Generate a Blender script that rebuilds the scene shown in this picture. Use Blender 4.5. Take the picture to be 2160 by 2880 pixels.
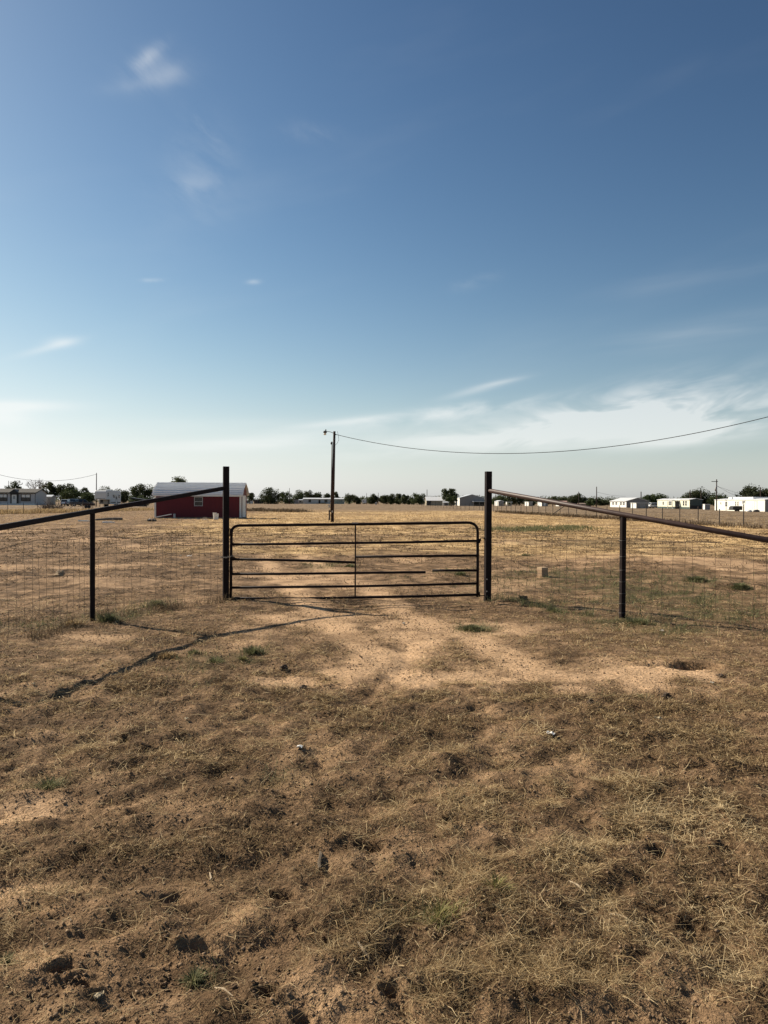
import bpy, math, random
import numpy as np
from mathutils import Vector, Matrix

# ------------------------------------------------------------------ reset
for o in list(bpy.data.objects):
    bpy.data.objects.remove(o)
SC = bpy.context.scene
COL = SC.collection
random.seed(7)
RNG = np.random.default_rng(11)

# ------------------------------------------------------------------ camera
CAM_H = 1.70
F = 2160.0                       # focal length in photo pixels (photo 2160 x 2880)
PITCH = math.atan(30 / F)        # looking very slightly down
ROLL = math.radians(0.30)
fwd = Vector((0, math.cos(PITCH), -math.sin(PITCH)))
up0 = Vector((0, math.sin(PITCH), math.cos(PITCH)))
rt0 = Vector((1, 0, 0))
rt = (rt0 * math.cos(ROLL) + up0 * math.sin(ROLL)).normalized()
upv = rt.cross(fwd).normalized()
cam_d = bpy.data.cameras.new('camera')
cam_d.sensor_fit = 'HORIZONTAL'
cam_d.sensor_width = 36
cam_d.lens = 36
cam_d.clip_start = 0.05
cam_d.clip_end = 20000
cam = bpy.data.objects.new('camera', cam_d)
COL.objects.link(cam)
M4 = Matrix((rt, upv, -fwd)).transposed().to_4x4()
M4.translation = Vector((0, 0, CAM_H))
cam.matrix_world = M4
SC.camera = cam
SC.render.resolution_x = 768
SC.render.resolution_y = 1024
SC.render.engine = 'CYCLES'
SC.cycles.max_bounces = 3
SC.cycles.diffuse_bounces = 1
SC.cycles.glossy_bounces = 2
SC.cycles.transmission_bounces = 2
SC.cycles.use_adaptive_sampling = True
SC.cycles.adaptive_threshold = 0.02

# ------------------------------------------------------------------ light
SUN_AZ = math.atan2(-2.74, 1.62)          # from +Y, positive to +X  (front left)
SUN_EL = math.radians(35.0)
SKY_GAMMA = 1.56
SUN = Vector((math.sin(SUN_AZ) * math.cos(SUN_EL), math.cos(SUN_AZ) * math.cos(SUN_EL), math.sin(SUN_EL)))
EXPOSURE = 0.55
SKY_STRENGTH = 0.11 / 2 ** EXPOSURE
sun_d = bpy.data.lights.new('sun', 'SUN')
sun_d.energy = 5.0
sun_d.angle = math.radians(0.53)
sun_d.color = (1.0, 0.89, 0.72)
sun_o = bpy.data.objects.new('sun', sun_d)
COL.objects.link(sun_o)
sun_o.rotation_euler = SUN.to_track_quat('Z', 'Y').to_euler()
sun_o.location = (-30, 20, 40)

SC.view_settings.view_transform = 'Standard'
SC.view_settings.look = 'None'
SC.view_settings.gamma = 1
SC.view_settings.exposure = EXPOSURE
SC.view_settings.use_curve_mapping = False

world = bpy.data.worlds.new('World')
SC.world = world
world.use_nodes = True
world.cycles.sampling_method = 'MANUAL'
world.cycles.sample_map_resolution = 512


def build_world():
    nt = world.node_tree
    nt.nodes.clear()
    N, L = nt.nodes, nt.links

    def node(t, **kw):
        n = N.new(t)
        for k, v in kw.items():
            setattr(n, k, v)
        return n

    def sock(v, s):
        if isinstance(v, (int, float)):
            s.default_value = v
        else:
            L.new(v, s)

    def m(op, a, b=0.0, c=None, clamp=False):
        n = node('ShaderNodeMath', operation=op, use_clamp=clamp)
        sock(a, n.inputs[0])
        sock(b, n.inputs[1])
        if c is not None:
            sock(c, n.inputs[2])
        return n.outputs[0]

    out = node('ShaderNodeOutputWorld')
    bg = node('ShaderNodeBackground')
    bg.inputs['Strength'].default_value = SKY_STRENGTH
    sky = node('ShaderNodeTexSky', sky_type='NISHITA')
    sky.sun_disc = False
    sky.sun_elevation = SUN_EL
    sky.sun_rotation = SUN_AZ
    sky.altitude = 800
    sky.air_density = 1.0
    sky.dust_density = 0.9
    sky.ozone_density = 1.5
    tc = node('ShaderNodeTexCoord')
    sep = node('ShaderNodeSeparateXYZ')
    L.new(tc.outputs['Generated'], sep.inputs[0])
    X, Y, Z = sep.outputs
    az = m('ARCTAN2', X, Y)
    el = m('ARCSINE', Z)

    def wisps(sx, sy, tilt, scale, seed, lo, hi, dist=1.2):
        u = m('ADD', m('MULTIPLY', az, sx), m('MULTIPLY', el, tilt * sx))
        v = m('MULTIPLY', m('SUBTRACT', el, m('MULTIPLY', az, tilt)), sy)
        cb = node('ShaderNodeCombineXYZ')
        sock(u, cb.inputs[0])
        sock(v, cb.inputs[1])
        cb.inputs[2].default_value = seed
        nz = node('ShaderNodeTexNoise')
        nz.inputs['Scale'].default_value = scale
        nz.inputs['Detail'].default_value = 4
        nz.inputs['Roughness'].default_value = 0.55
        nz.inputs['Distortion'].default_value = dist
        L.new(cb.outputs[0], nz.inputs['Vector'])
        mr = node('ShaderNodeMapRange', interpolation_type='SMOOTHSTEP')
        L.new(nz.outputs[0], mr.inputs['Value'])
        mr.inputs['From Min'].default_value = lo
        mr.inputs['From Max'].default_value = hi
        return mr.outputs[0]

    def ang(px, py):
        d = fwd + rt * ((px - 1080) / F) - upv * ((py - 1440) / F)
        d.normalize()
        return math.atan2(d.x, d.y), math.asin(d.z)

    cbs = node('ShaderNodeCombineXYZ')
    L.new(az, cbs.inputs[0])
    L.new(el, cbs.inputs[1])
    sph = cbs.outputs[0]

    def window(px, py, wx, wy, rot):
        """soft elliptic region of sky round one cloud"""
        mp = node('ShaderNodeMapping', vector_type='TEXTURE')
        L.new(sph, mp.inputs['Vector'])
        mp.inputs['Location'].default_value = (*ang(px, py), 0)
        mp.inputs['Rotation'].default_value = (0, 0, math.radians(rot))
        mp.inputs['Scale'].default_value = (wx / F, wy / F, 1)
        dt = node('ShaderNodeVectorMath', operation='DOT_PRODUCT')
        L.new(mp.outputs[0], dt.inputs[0])
        L.new(mp.outputs[0], dt.inputs[1])
        return m('POWER', math.exp(-1), dt.outputs['Value'])

    w1 = wisps(3.0, 10.0, 0.16, 2.7, 3.1, 0.34, 0.64, 0.5)      # streaky cirrus
    w2 = wisps(8.0, 18.0, -0.45, 1.9, 14.2, 0.26, 0.76, 0.35)     # ragged puffs
    w3 = wisps(1.5, 15.0, 0.05, 1.4, 21.0, 0.30, 0.70, 0)     # long veils
    clouds = [                       # centre, half axes, tilt, noise, amount
        (400, 234, 85, 13, 16, None, 0.10), (430, 215, 95, 30, 14, w2, .17), (488, 200, 32, 16, 30, None, 0.09), (455, 215, 70, 26, 12, None, 0.03), (415, 160, 50, 16, 35, w2, 0.4), (420, 190, 80, 40, 10, w2, .12),
        (560, 500, 100, 120, -30, w2, 0.13), (580, 370, 55, 18, -35, w2, 0.3), (545, 520, 70, 24, 15, w2, .12),
        (870, 372, 70, 22, -5, w2, 0.14),
        (135, 978, 70, 9, 20, None, 0.42), (175, 962, 38, 13, 8, None, 0.5),
        (50, 1142, 120, 13, 3, None, 0.85), (10, 1172, 60, 26, 0, None, 0.75), (60, 1245, 170, 22, 3, w3, 0.5),
        (650, 1250, 380, 26, 4, w3, 0.95), (500, 1200, 300, 18, 3, w3, 0.35), (980, 1185, 150, 9, 7, None, 0.5),
        (1230, 1165, 260, 20, 7, w1, 0.85), (1560, 1200, 430, 46, 6, w1, 1.0), (1650, 1185, 520, 60, 6, None, .22), (1420, 1235, 400, 22, 3, w3, .8),
        (1760, 1150, 230, 52, 12, w1, 1.0), (2060, 1165, 200, 52, 12, w1, .95), (1960, 1220, 160, 20, 8, w1, .8),
        (1340, 1096, 90, 10, 14, None, 0.38), (1410, 1075, 60, 6, 10, None, 0.3), (1990, 935, 240, 30, 5, w3, 0.30),
        (2000, 765, 190, 26, 4, w3, 0.14), (1330, 795, 60, 16, 12, w2, 0.14),
        (715, 793, 18, 6, 5, w2, 0.4), (430, 788, 26, 5, 5, w2, 0.5),
        (1600, 1262, 500, 14, 2, w3, 0.5)]
    sums = {}
    for px, py, wx, wy, rot, wn, amt in clouds:
        key = 0 if wn is None else id(wn)
        sums[key] = (wn, m('MULTIPLY_ADD', window(px, py, wx, wy, rot), amt, sums[key][1] if key in sums else 0.0))
    tot = 0.0
    for wn, v in sums.values():
        tot = m('ADD', v, tot) if wn is None else m('MULTIPLY_ADD', v, wn, tot)
    # thin cirrus goes on over the rest of the sky
    thin = m('MULTIPLY', wisps(1.2, 5.0, 0.2, 1.3, 40.0, 0.5, 0.85, 0), 0.12)
    tot = m('ADD', tot, thin)
    tot = m('MINIMUM', tot, 0.92)
    # a deeper, clearer sky than the plain model: contrast round a mid value, then a touch less blue
    def rgbmul(c, k):
        n = node('ShaderNodeMix', data_type='RGBA', blend_type='MULTIPLY')
        n.inputs['Factor'].default_value = 1
        L.new(c, n.inputs['A'])
        n.inputs['B'].default_value = (*k, 1)
        return n.outputs['Result']
    PIV = 0.45 / 0.11
    gm = node('ShaderNodeGamma')
    gm.inputs['Gamma'].default_value = SKY_GAMMA
    L.new(rgbmul(sky.outputs[0], (1 / PIV,) * 3), gm.inputs['Color'])
    clear = rgbmul(gm.outputs[0], (PIV * 0.90, PIV * 0.89, PIV * 0.745))
    # dusty air low over the plain takes the yellow out of the horizon
    bw = node('ShaderNodeRGBToBW')
    L.new(clear, bw.inputs[0])
    cmb = node('ShaderNodeCombineColor')
    L.new(m('MULTIPLY', bw.outputs[0], 0.97), cmb.inputs[0])
    L.new(m('MULTIPLY', bw.outputs[0], 1.01), cmb.inputs[1])
    L.new(m('MULTIPLY', bw.outputs[0], 1.08), cmb.inputs[2])
    hz = node('ShaderNodeMix', data_type='RGBA', blend_type='MIX')
    L.new(m('MULTIPLY', m('EXPONENT', m('MULTIPLY', m('MAXIMUM', el, 0.0), -1 / 0.11)), 0.85), hz.inputs['Factor'])
    L.new(clear, hz.inputs['A'])
    L.new(cmb.outputs[0], hz.inputs['B'])
    # bright haze rolls off softly instead of burning out
    crv = node('ShaderNodeRGBCurve')
    cm = crv.mapping.curves[3]
    for i, (x_, y_) in enumerate(((0, 0), (.28, .28), (.4545, .405), (.568, .465), (.739, .527), (1, .56))):
        if i in (0, 5):
            cm.points[0 if i == 0 else -1].location = (x_, y_)
        else:
            cm.points.new(x_, y_)
    crv.mapping.update()
    L.new(rgbmul(hz.outputs['Result'], (1 / 16,) * 3), crv.inputs['Color'])
    base = rgbmul(crv.outputs[0], (16, 16, 16))
    cc = node('ShaderNodeMix', data_type='RGBA', blend_type='MIX')
    # cloud light = the sky behind it, paler and brighter
    whiten = node('ShaderNodeMix', data_type='RGBA', blend_type='MIX')
    whiten.inputs['Factor'].default_value = 0.62
    L.new(base, whiten.inputs['A'])
    whiten.inputs['B'].default_value = (8.9, 9.0, 8.8, 1)
    L.new(tot, cc.inputs['Factor'])
    L.new(base, cc.inputs['A'])
    L.new(whiten.outputs['Result'], cc.inputs['B'])
    L.new(cc.outputs['Result'], bg.inputs['Color'])
    L.new(bg.outputs[0], out.inputs[0])


build_world()

# ------------------------------------------------------------------ photo pixel -> place on the ground


def ray(px, py):
    return fwd + rt * ((px - 1080) / F) - upv * ((py - 1440) / F)


def at(px, py, Y):
    """point on the vertical plane at distance Y"""
    d = ray(px, py)
    t = Y / d.y
    return Vector((d.x * t, Y, CAM_H + d.z * t))


def gp(px, py):
    """point of the flat ground seen at that pixel"""
    d = ray(px, py)
    t = -CAM_H / d.z
    return Vector((d.x * t, d.y * t, 0))


def gx(px, Y):
    return at(px, 1410, Y).x


# ------------------------------------------------------------------ noise
_P = np.random.default_rng(5).permutation(256)
_P = np.concatenate([_P, _P, _P])
_A = np.random.default_rng(6).uniform(0, 2 * np.pi, 256)
_GX, _GY = np.cos(_A), np.sin(_A)


def perlin(x, y):
    x = np.asarray(x, float)
    y = np.asarray(y, float)
    xi = np.floor(x).astype(int)
    yi = np.floor(y).astype(int)
    xf, yf = x - xi, y - yi
    u = xf * xf * xf * (xf * (xf * 6 - 15) + 10)
    v = yf * yf * yf * (yf * (yf * 6 - 15) + 10)
    xi &= 255
    yi &= 255

    def g(ix, iy, dx, dy):
        h = _P[_P[ix] + iy] & 255
        return _GX[h] * dx + _GY[h] * dy
    a = g(xi, yi, xf, yf)
    b = g(xi + 1, yi, xf - 1, yf)
    c = g(xi, yi + 1, xf, yf - 1)
    d = g(xi + 1, yi + 1, xf - 1, yf - 1)
    return ((a + u * (b - a)) * (1 - v) + (c + u * (d - c)) * v) * 1.5


def fbm(x, y, octv=4, gain=0.5):
    s, a = 0, 1.0
    for i in range(octv):
        s = s + a * perlin(x * 2 ** i + 17.3 * i, y * 2 ** i - 9.1 * i)
        a *= gain
    return s


def sstep(a, b, x):
    t = np.clip((x - a) / (b - a), 0, 1)
    return t * t * (3 - 2 * t)


# ------------------------------------------------------------------ what the ground is made of
# bare sand: (px, py, half width px, half height px, amount); turned into ellipses on the ground
SAND = [(1640, 1895, 420, 52, 1.0), (1330, 1905, 330, 36, .8), (1300, 1770, 300, 40, .75), (960, 1880, 150, 40, .95),
        (900, 1735, 230, 36, .7), (1180, 1810, 200, 50, .75), (1960, 1895, 130, 30, 1.0), (1100, 1860, 160, 30, .7),
        (840, 1625, 170, 24, .9), (1050, 1650, 130, 12, .6), (1600, 1580, 120, 18, .7),
        (1720, 1570, 150, 16, 1.0), (1960, 1585, 180, 18, 1.0), (2110, 1600, 120, 20, .8),
        (90, 2270, 230, 45, .9), (240, 1800, 130, 22, .75), (300, 1870, 200, 20, .3), (700, 1790, 120, 30, .5),
        (1450, 1640, 120, 20, .45), (550, 1690, 130, 14, .7), (330, 1640, 200, 16, .5),
        (60, 2480, 220, 26, .6), (1750, 2130, 190, 25, .3), (760, 1915, 140, 20, .8)]
WEED = [(1700, 1640, 420, 40, .6), (1900, 1690, 300, 60, 1.0), (2050, 1720, 180, 60, .9), (1840, 1765, 240, 36, 1.0), (1650, 1745, 160, 26, .6),
        (1330, 1765, 80, 25, .9), (1600, 1700, 160, 20, .35), (900, 1590, 60, 12, .9), (1290, 1612, 70, 9, 1.0),
        (310, 1735, 130, 24, .9), (440, 1700, 80, 16, .7), (600, 1855, 110, 26, .8), (720, 1840, 60, 30, 1.0), (540, 1900, 130, 26, .5),
        (1500, 1490, 180, 14, .9), (1700, 1530, 300, 12, .6), (150, 2200, 110, 28, .8),
        (1200, 2580, 170, 70, .7), (1050, 2640, 60, 40, .6), (1400, 2470, 120, 40, .4), (780, 2190, 130, 26, .6), (1150, 2040, 100, 20, .4),
        (1780, 1960, 160, 18, .5), (100, 1760, 140, 30, .5), (560, 2740, 60, 40, .6)]
STRAW = [(1950, 2330, 260, 110, 1.3), (1750, 2400, 260, 80, .8), (1850, 2650, 420, 200, .8), (1300, 2600, 260, 90, .7),
         (1550, 2080, 220, 30, .7), (420, 2110, 300, 40, .5), (2000, 2800, 250, 90, .9), (760, 2550, 250, 60, .3)]


def ell(p):
    px, py, wx, wy, a = p
    c = gp(px, py)
    n = gp(px, py + wy)
    f = gp(px, py - wy)
    return c.x, (n.y + f.y) / 2, wx * c.y / F, (f.y - n.y) / 2, a


SANDW, WEEDW, STRAWW = [ell(p) for p in SAND], [ell(p) for p in WEED], [ell(p) for p in STRAW]


def patches(lst, x, y, warp=0.45):
    wx = fbm(x * 0.9, y * 0.9, 4) * warp
    wy = fbm(x * 0.9 + 40, y * 0.9 + 7, 4) * warp
    out = np.zeros_like(x)
    for cx, cy, rx, ry, a in lst:
        u = (x - cx) / rx + wx
        v = (y - cy) / ry + wy
        out = np.maximum(out, a * (1 - sstep(0.30, 1.25, np.sqrt(u * u + v * v))))
    return out


PITS = []
for px, py, wpx, dep in [
        (420, 2098, 60, .05), (345, 2075, 40, .05), (640, 2125, 45, .04), (180, 2170, 60, .03), (1030, 1963, 40, .05),
        (1105, 1955, 30, .06), (1330, 1990, 30, .05), (1140, 1980, 40, .05), (755, 1968, 50, .06), (680, 1962, 30, .04),
        (1795, 2040, 55, .06), (1840, 2140, 40, .06), (1965, 2170, 60, .07), (2100, 2215, 70, .07), (1600, 2235, 50, .05),
        (1270, 2312, 60, .06), (1040, 2375, 75, .06), (800, 2515, 60, .06), (1260, 2455, 50, .05), (1850, 2395, 60, .05),
        (1830, 2370, 50, .04), (170, 2745, 60, .07), (240, 2790, 55, .07), (860, 2600, 80, .05), (130, 2140, 40, .04),
        (45, 2150, 40, .04), (480, 2520, 110, .04), (250, 2310, 200, .03), (1470, 2330, 50, .04), (1700, 2020, 35, .05),
        (1950, 2000, 45, .05), (2050, 2380, 60, .05), (1180, 2260, 35, .04), (930, 2360, 40, .04), (560, 2340, 60, .03),
        (1340, 2230, 40, .04), (360, 1870, 40, .05), (270, 1860, 40, .04), (60, 1915, 60, .05), (1630, 1845, 40, .02),
        (1100, 2790, 60, .05), (750, 2790, 70, .05), (1440, 2700, 70, .05), (1950, 2600, 80, .05), (560, 2660, 90, .05),
        (1560, 2030, 30, .05), (1210, 2070, 40, .04), (900, 2140, 35, .05), (1230, 1905, 30, .02), (300, 2250, 60, .03)]:
    g = gp(px, py)
    PITS.append((g.x, g.y, wpx * g.y / F * 0.5, dep))
for i in range(90):                        # smaller hoof pocks all over the trampled part
    r = RNG.uniform(2.2, 7.2)
    a = RNG.uniform(-0.55, 0.55)
    PITS.append((r * math.sin(a), r * math.cos(a), RNG.uniform(.025, .06), RNG.uniform(.015, .045)))
BURROW = gp(1948, 1880)
POST_R_MOUND = gp(1440, 1700)


def fence_x(Y):                            # the long wire fence on the right
    return 25.5 - (Y - 52) * 0.068


TRACKS = [[gp(*p) for p in r_] for r_ in (
    [(1560, 1900), (1330, 1800), (1170, 1740), (1080, 1690), (1000, 1640), (910, 1600), (850, 1560), (820, 1520)],
    [(1180, 1920), (1000, 1800), (910, 1740), (865, 1690), (815, 1640), (760, 1600), (740, 1560)])]


def track_mask(x, y):
    """the two worn wheel tracks through the gate"""
    out = np.zeros_like(x)
    wob = .14 * fbm(x * 1.6 + 5, y * 1.6 + 20, 4)
    for r_ in TRACKS:
        d2 = np.full_like(x, 9.0)
        for a, b in zip(r_[:-1], r_[1:]):
            dx, dy = b.x - a.x, b.y - a.y
            t = np.clip(((x - a.x) * dx + (y - a.y) * dy) / (dx * dx + dy * dy), 0, 1)
            d2 = np.minimum(d2, np.hypot(x - a.x - t * dx, y - a.y - t * dy))
        out = np.maximum(out, 1 - sstep(.10, .42, d2 + wob))
    return out


def masks(x, y):
    D = np.hypot(x, y)
    sand = patches(SANDW, x, y) * (.45 + .55 * sstep(-.35, .2, fbm(x * 1.3 + 15, y * 1.3, 4)))
    sand = np.maximum(sand, .72 * track_mask(x, y))
    # bare, blown spots repeating at random over the yard behind the gate
    nz = fbm(x * 0.28 + 3, y * 0.28, 4)
    sand = np.maximum(sand, 0.5 * sstep(0.28, 0.6, nz) * sstep(12, 18, D) * (1 - sstep(45, 70, D)))
    weed = patches(WEEDW, x, y, 0.5) * (0.35 + 0.65 * sstep(-0.2, 0.35, fbm(x * 1.7, y * 1.7 + 5, 3)))
    straw = patches(STRAWW, x, y, 0.5)
    straw = np.maximum(straw, 0.55 * sstep(-0.15, 0.45, fbm(x * 0.8 + 9, y * 0.8, 3)) * (1 - sstep(6.5, 9, D)))
    # golden dry grass of the far field; starts nearer on the right
    edge = 30 - x * 0.7 + 12 * fbm(x * 0.09, y * 0.09, 4)
    gold = sstep(-12, 14, D - edge) * (1 - 0.75 * sstep(150, 190, D + 20 * fbm(x * .02, y * .02, 2)))
    gold = gold * (0.45 + 0.55 * sstep(-0.3, 0.3, fbm(x * 0.13 + 3, y * 0.2, 4)))
    left = sstep(0, 10, -(x + 6) - 0.05 * y)
    gold = gold * (1 - 0.75 * left)
    grey = sstep(0, 3, x - fence_x(y)) * sstep(20, 30, y)
    grey = np.maximum(grey, sstep(120, 165, D + 25 * fbm(x * .02, y * .03, 3)) * 0.85)
    gold = gold * (1 - grey)
    return sand, gold, grey, straw, weed


RUTS = [[(-200, 2520), (0, 2500), (400, 2470), (800, 2415), (1000, 2395)], [(-200, 2300), (150, 2265), (600, 2285), (1000, 2255), (1350, 2215)],
        [(1250, 2190), (1500, 2150), (1800, 2160), (2100, 2200)], [(640, 2760), (800, 2640), (860, 2520), (1000, 2440)],
        [(1000, 1960), (1150, 1860), (1130, 1790), (1060, 1720), (1000, 1660), (960, 1600)]]
RUTSW = [[gp(*p) for p in r_] for r_ in RUTS]


def ruts(x, y):
    """0..1, one along the wheel tracks"""
    out = np.zeros_like(x)
    wob = .05 * fbm(x * 1.3, y * 1.3 + 70, 3)
    for r_ in RUTSW:
        d2 = np.full_like(x, 9.0)
        for a, b in zip(r_[:-1], r_[1:]):
            dx, dy = b.x - a.x, b.y - a.y
            t = np.clip(((x - a.x) * dx + (y - a.y) * dy) / (dx * dx + dy * dy), 0, 1)
            d2 = np.minimum(d2, np.hypot(x - a.x - t * dx, y - a.y - t * dy))
        out = np.maximum(out, np.exp(-((d2 + wob) / .13) ** 2))
    return out


def litter_mask(x, y, sand):
    D = np.hypot(x, y)
    n = fbm(x * .55 + 31, y * .55, 4)
    return (1 - sstep(6.2, 9.5, D + 2.2 * n)) * sstep(-.12, .40, fbm(x * .75 + 4, y * .75 + 60, 5) + .18 * sstep(-.3, .5, x / np.maximum(D, 1))) * (1 - sstep(.2, .6, sand)) * (1 - .8 * ruts(x, y))


def ground_h(x, y):
    x = np.asarray(x, float)
    y = np.asarray(y, float)
    D = np.hypot(x, y)
    sand = patches(SANDW, x, y)
    rough = 1 - 0.85 * sand
    near = 1 - sstep(9, 15, D)
    z = 0.030 * fbm(x / 5.0 + 2, y / 5.0, 2) * sstep(1.5, 5, D) * (1 - sstep(150, 400, D))
    z = z + rough * near * (1 - .65 * sstep(6.5, 8.5, D)) * (0.030 * perlin(x / 0.9, y / 0.9) + 0.036 * perlin(x / 0.37 + 5, y / 0.37))
    z = z + (0.25 + rough) * (1 - sstep(6, 11, D)) * 0.028 * perlin(x / 0.16 + 3, y / 0.16 + 8)
    clod = np.abs(perlin(x / 0.085, y / 0.085))
    z = z + (0.10 + rough) * (1 - sstep(6, 10, D)) * 0.010 * clod * sstep(-.4, .5, perlin(x / .7 + 9, y / .7))
    z = z + (0.25 + rough) * (1 - sstep(5, 8, D)) * 0.0065 * perlin(x / 0.034, y / 0.034)
    mid = sstep(9, 14, D) * (1 - sstep(60, 120, D))
    z = z + mid * rough * (0.040 * perlin(x / 0.8, y / 0.8) + 0.035 * perlin(x / 2.1, y / 2.1) + 0.024 * perlin(x / .34, y / .34) * (1 - sstep(20, 40, D)))
    z = z - 0.01 * sand * near
    z = z - 0.028 * ruts(x, y) * (1 - sstep(8, 11, D))
    if True:
        wob = 0.35 * perlin(x * 9, y * 9) + 0.3 * perlin(x * 23, y * 23)
        for px, py, rad, dep in PITS:
            sel = (np.abs(x - px) < rad * 2.6) & (np.abs(y - py) < rad * 2.6)
            if not sel.any():
                continue
            r = np.hypot(x[sel] - px, (y[sel] - py) * 1.3) / rad + wob[sel]
            z[sel] += -.72 * dep * np.exp(-np.clip(r, 0, 9) ** 2.6) + 0.3 * dep * np.exp(-((r - 1.45) / 0.35) ** 2)
    bx, by = BURROW.x, BURROW.y
    wn = 0.22 * perlin(x * 4, y * 4) + 0.1 * perlin(x * 11, y * 11)
    r = np.hypot((x - bx + .02) / 0.5, (y - by - .2) / 0.35) + wn       # spoil heap behind the hole
    z = z + 0.022 * np.exp(-np.clip(r, 0, 9) ** 2) * (1 + .35 * perlin(x * 9, y * 9))
    r = np.hypot((x - bx - .28) / 0.30, (y - by + .02) / 0.14) + wn
    z = z + 0.03 * np.exp(-np.clip(r, 0, 9) ** 2)
    r = np.hypot((x - bx) / 0.23, (y - by) / 0.12) + wn * 1.8
    z = z - 0.50 * np.exp(-np.clip(r, 0, 9) ** 6)
    r = np.hypot((x - bx + .30) / 0.22, (y - by - .12) / 0.05) + wn
    z = z - 0.05 * np.exp(-np.clip(r, 0, 9) ** 2)
    r = np.hypot((x - POST_R_MOUND.x) / 0.42, (y - POST_R_MOUND.y) / 0.22) + 0.3 * perlin(x * 6, y * 6)
    z = z + 0.07 * np.exp(-np.clip(r, 0, 9) ** 3)
    z = z - 0.05 * np.exp(-((y - 11.9) / .6) ** 2) * sstep(-2.6, -1.2, x) * (1 - sstep(.9, 2.4, x))
    for mx, my, rx, ry, hh in MOUNDS:
        r = np.hypot((x - mx) / rx, (y - my) / ry)
        z = z + hh * np.exp(-r ** 2)
    return z


MOUNDS = []
for px, py, rx, ry, hh in [(1720, 1570, 2.0, 1.4, .13), (1960, 1585, 2.4, 1.3, .14), (230, 1635, 1.2, .8, .08), (2000, 1640, 2.0, .8, .08)]:
    g = gp(px, py)
    MOUNDS.append((g.x, g.y, rx, ry, hh))


def gz(x, y):
    return float(ground_h(np.array([x]), np.array([y]))[0])


# ------------------------------------------------------------------ materials
MATS = {}


def mat(name, col, rough=0.7, metal=0.0, var=0.15, scale=8.0, bump=0.0, spec=0.4):
    if name in MATS:
        return MATS[name]
    m = bpy.data.materials.new(name)
    m.use_nodes = True
    nt = m.node_tree
    b = nt.nodes['Principled BSDF']
    b.inputs['Roughness'].default_value = rough
    b.inputs['Metallic'].default_value = metal
    b.inputs['Specular IOR Level'].default_value = spec
    tc = nt.nodes.new('ShaderNodeTexCoord')
    nz = nt.nodes.new('ShaderNodeTexNoise')
    nz.inputs['Scale'].default_value = scale
    nz.inputs['Detail'].default_value = 5
    nz.inputs['Roughness'].default_value = 0.65
    nt.links.new(tc.outputs['Object'], nz.inputs['Vector'])
    rp = nt.nodes.new('ShaderNodeValToRGB')
    c = Vector(col)
    rp.color_ramp.elements[0].position = 0.3
    rp.color_ramp.elements[1].position = 0.72
    rp.color_ramp.elements[0].color = (*[max(0, v * (1 - var)) for v in col], 1)
    rp.color_ramp.elements[1].color = (*[min(1, v * (1 + var)) for v in col], 1)
    nt.links.new(nz.outputs[0], rp.inputs[0])
    nt.links.new(rp.outputs[0], b.inputs['Base Color'])
    if bump:
        bp = nt.nodes.new('ShaderNodeBump')
        bp.inputs['Strength'].default_value = bump
        bp.inputs['Distance'].default_value = 0.01
        nt.links.new(nz.outputs[0], bp.inputs['Height'])
        nt.links.new(bp.outputs[0], b.inputs['Normal'])
    MATS[name] = m
    return m


def attr_mat(name, lo, hi, rough=0.9, translucent=0.0):
    """colour between lo and hi by the mesh attribute 'tone'"""
    m = bpy.data.materials.new(name)
    m.use_nodes = True
    nt = m.node_tree
    b = nt.nodes['Principled BSDF']
    b.inputs['Roughness'].default_value = rough
    b.inputs['Specular IOR Level'].default_value = 0.15
    at_ = nt.nodes.new('ShaderNodeAttribute')
    at_.attribute_name = 'tone'
    rp = nt.nodes.new('ShaderNodeValToRGB')
    cols = [lo] + ([hi] if isinstance(hi[0], float) else list(hi))
    el = rp.color_ramp.elements
    while len(el) < len(cols):
        el.new(0.5)
    for i, c in enumerate(cols):
        el[i].position = i / (len(cols) - 1)
        el[i].color = (*c, 1)
    nt.links.new(at_.outputs['Fac'], rp.inputs[0])
    nt.links.new(rp.outputs[0], b.inputs['Base Color'])
    if translucent:
        tr = nt.nodes.new('ShaderNodeBsdfTranslucent')
        nt.links.new(rp.outputs[0], tr.inputs['Color'])
        mx = nt.nodes.new('ShaderNodeMixShader')
        mx.inputs[0].default_value = translucent
        nt.links.new(b.outputs[0], mx.inputs[1])
        nt.links.new(tr.outputs[0], mx.inputs[2])
        nt.links.new(mx.outputs[0], nt.nodes['Material Output'].inputs[0])
    MATS[name] = m
    return m


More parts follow.
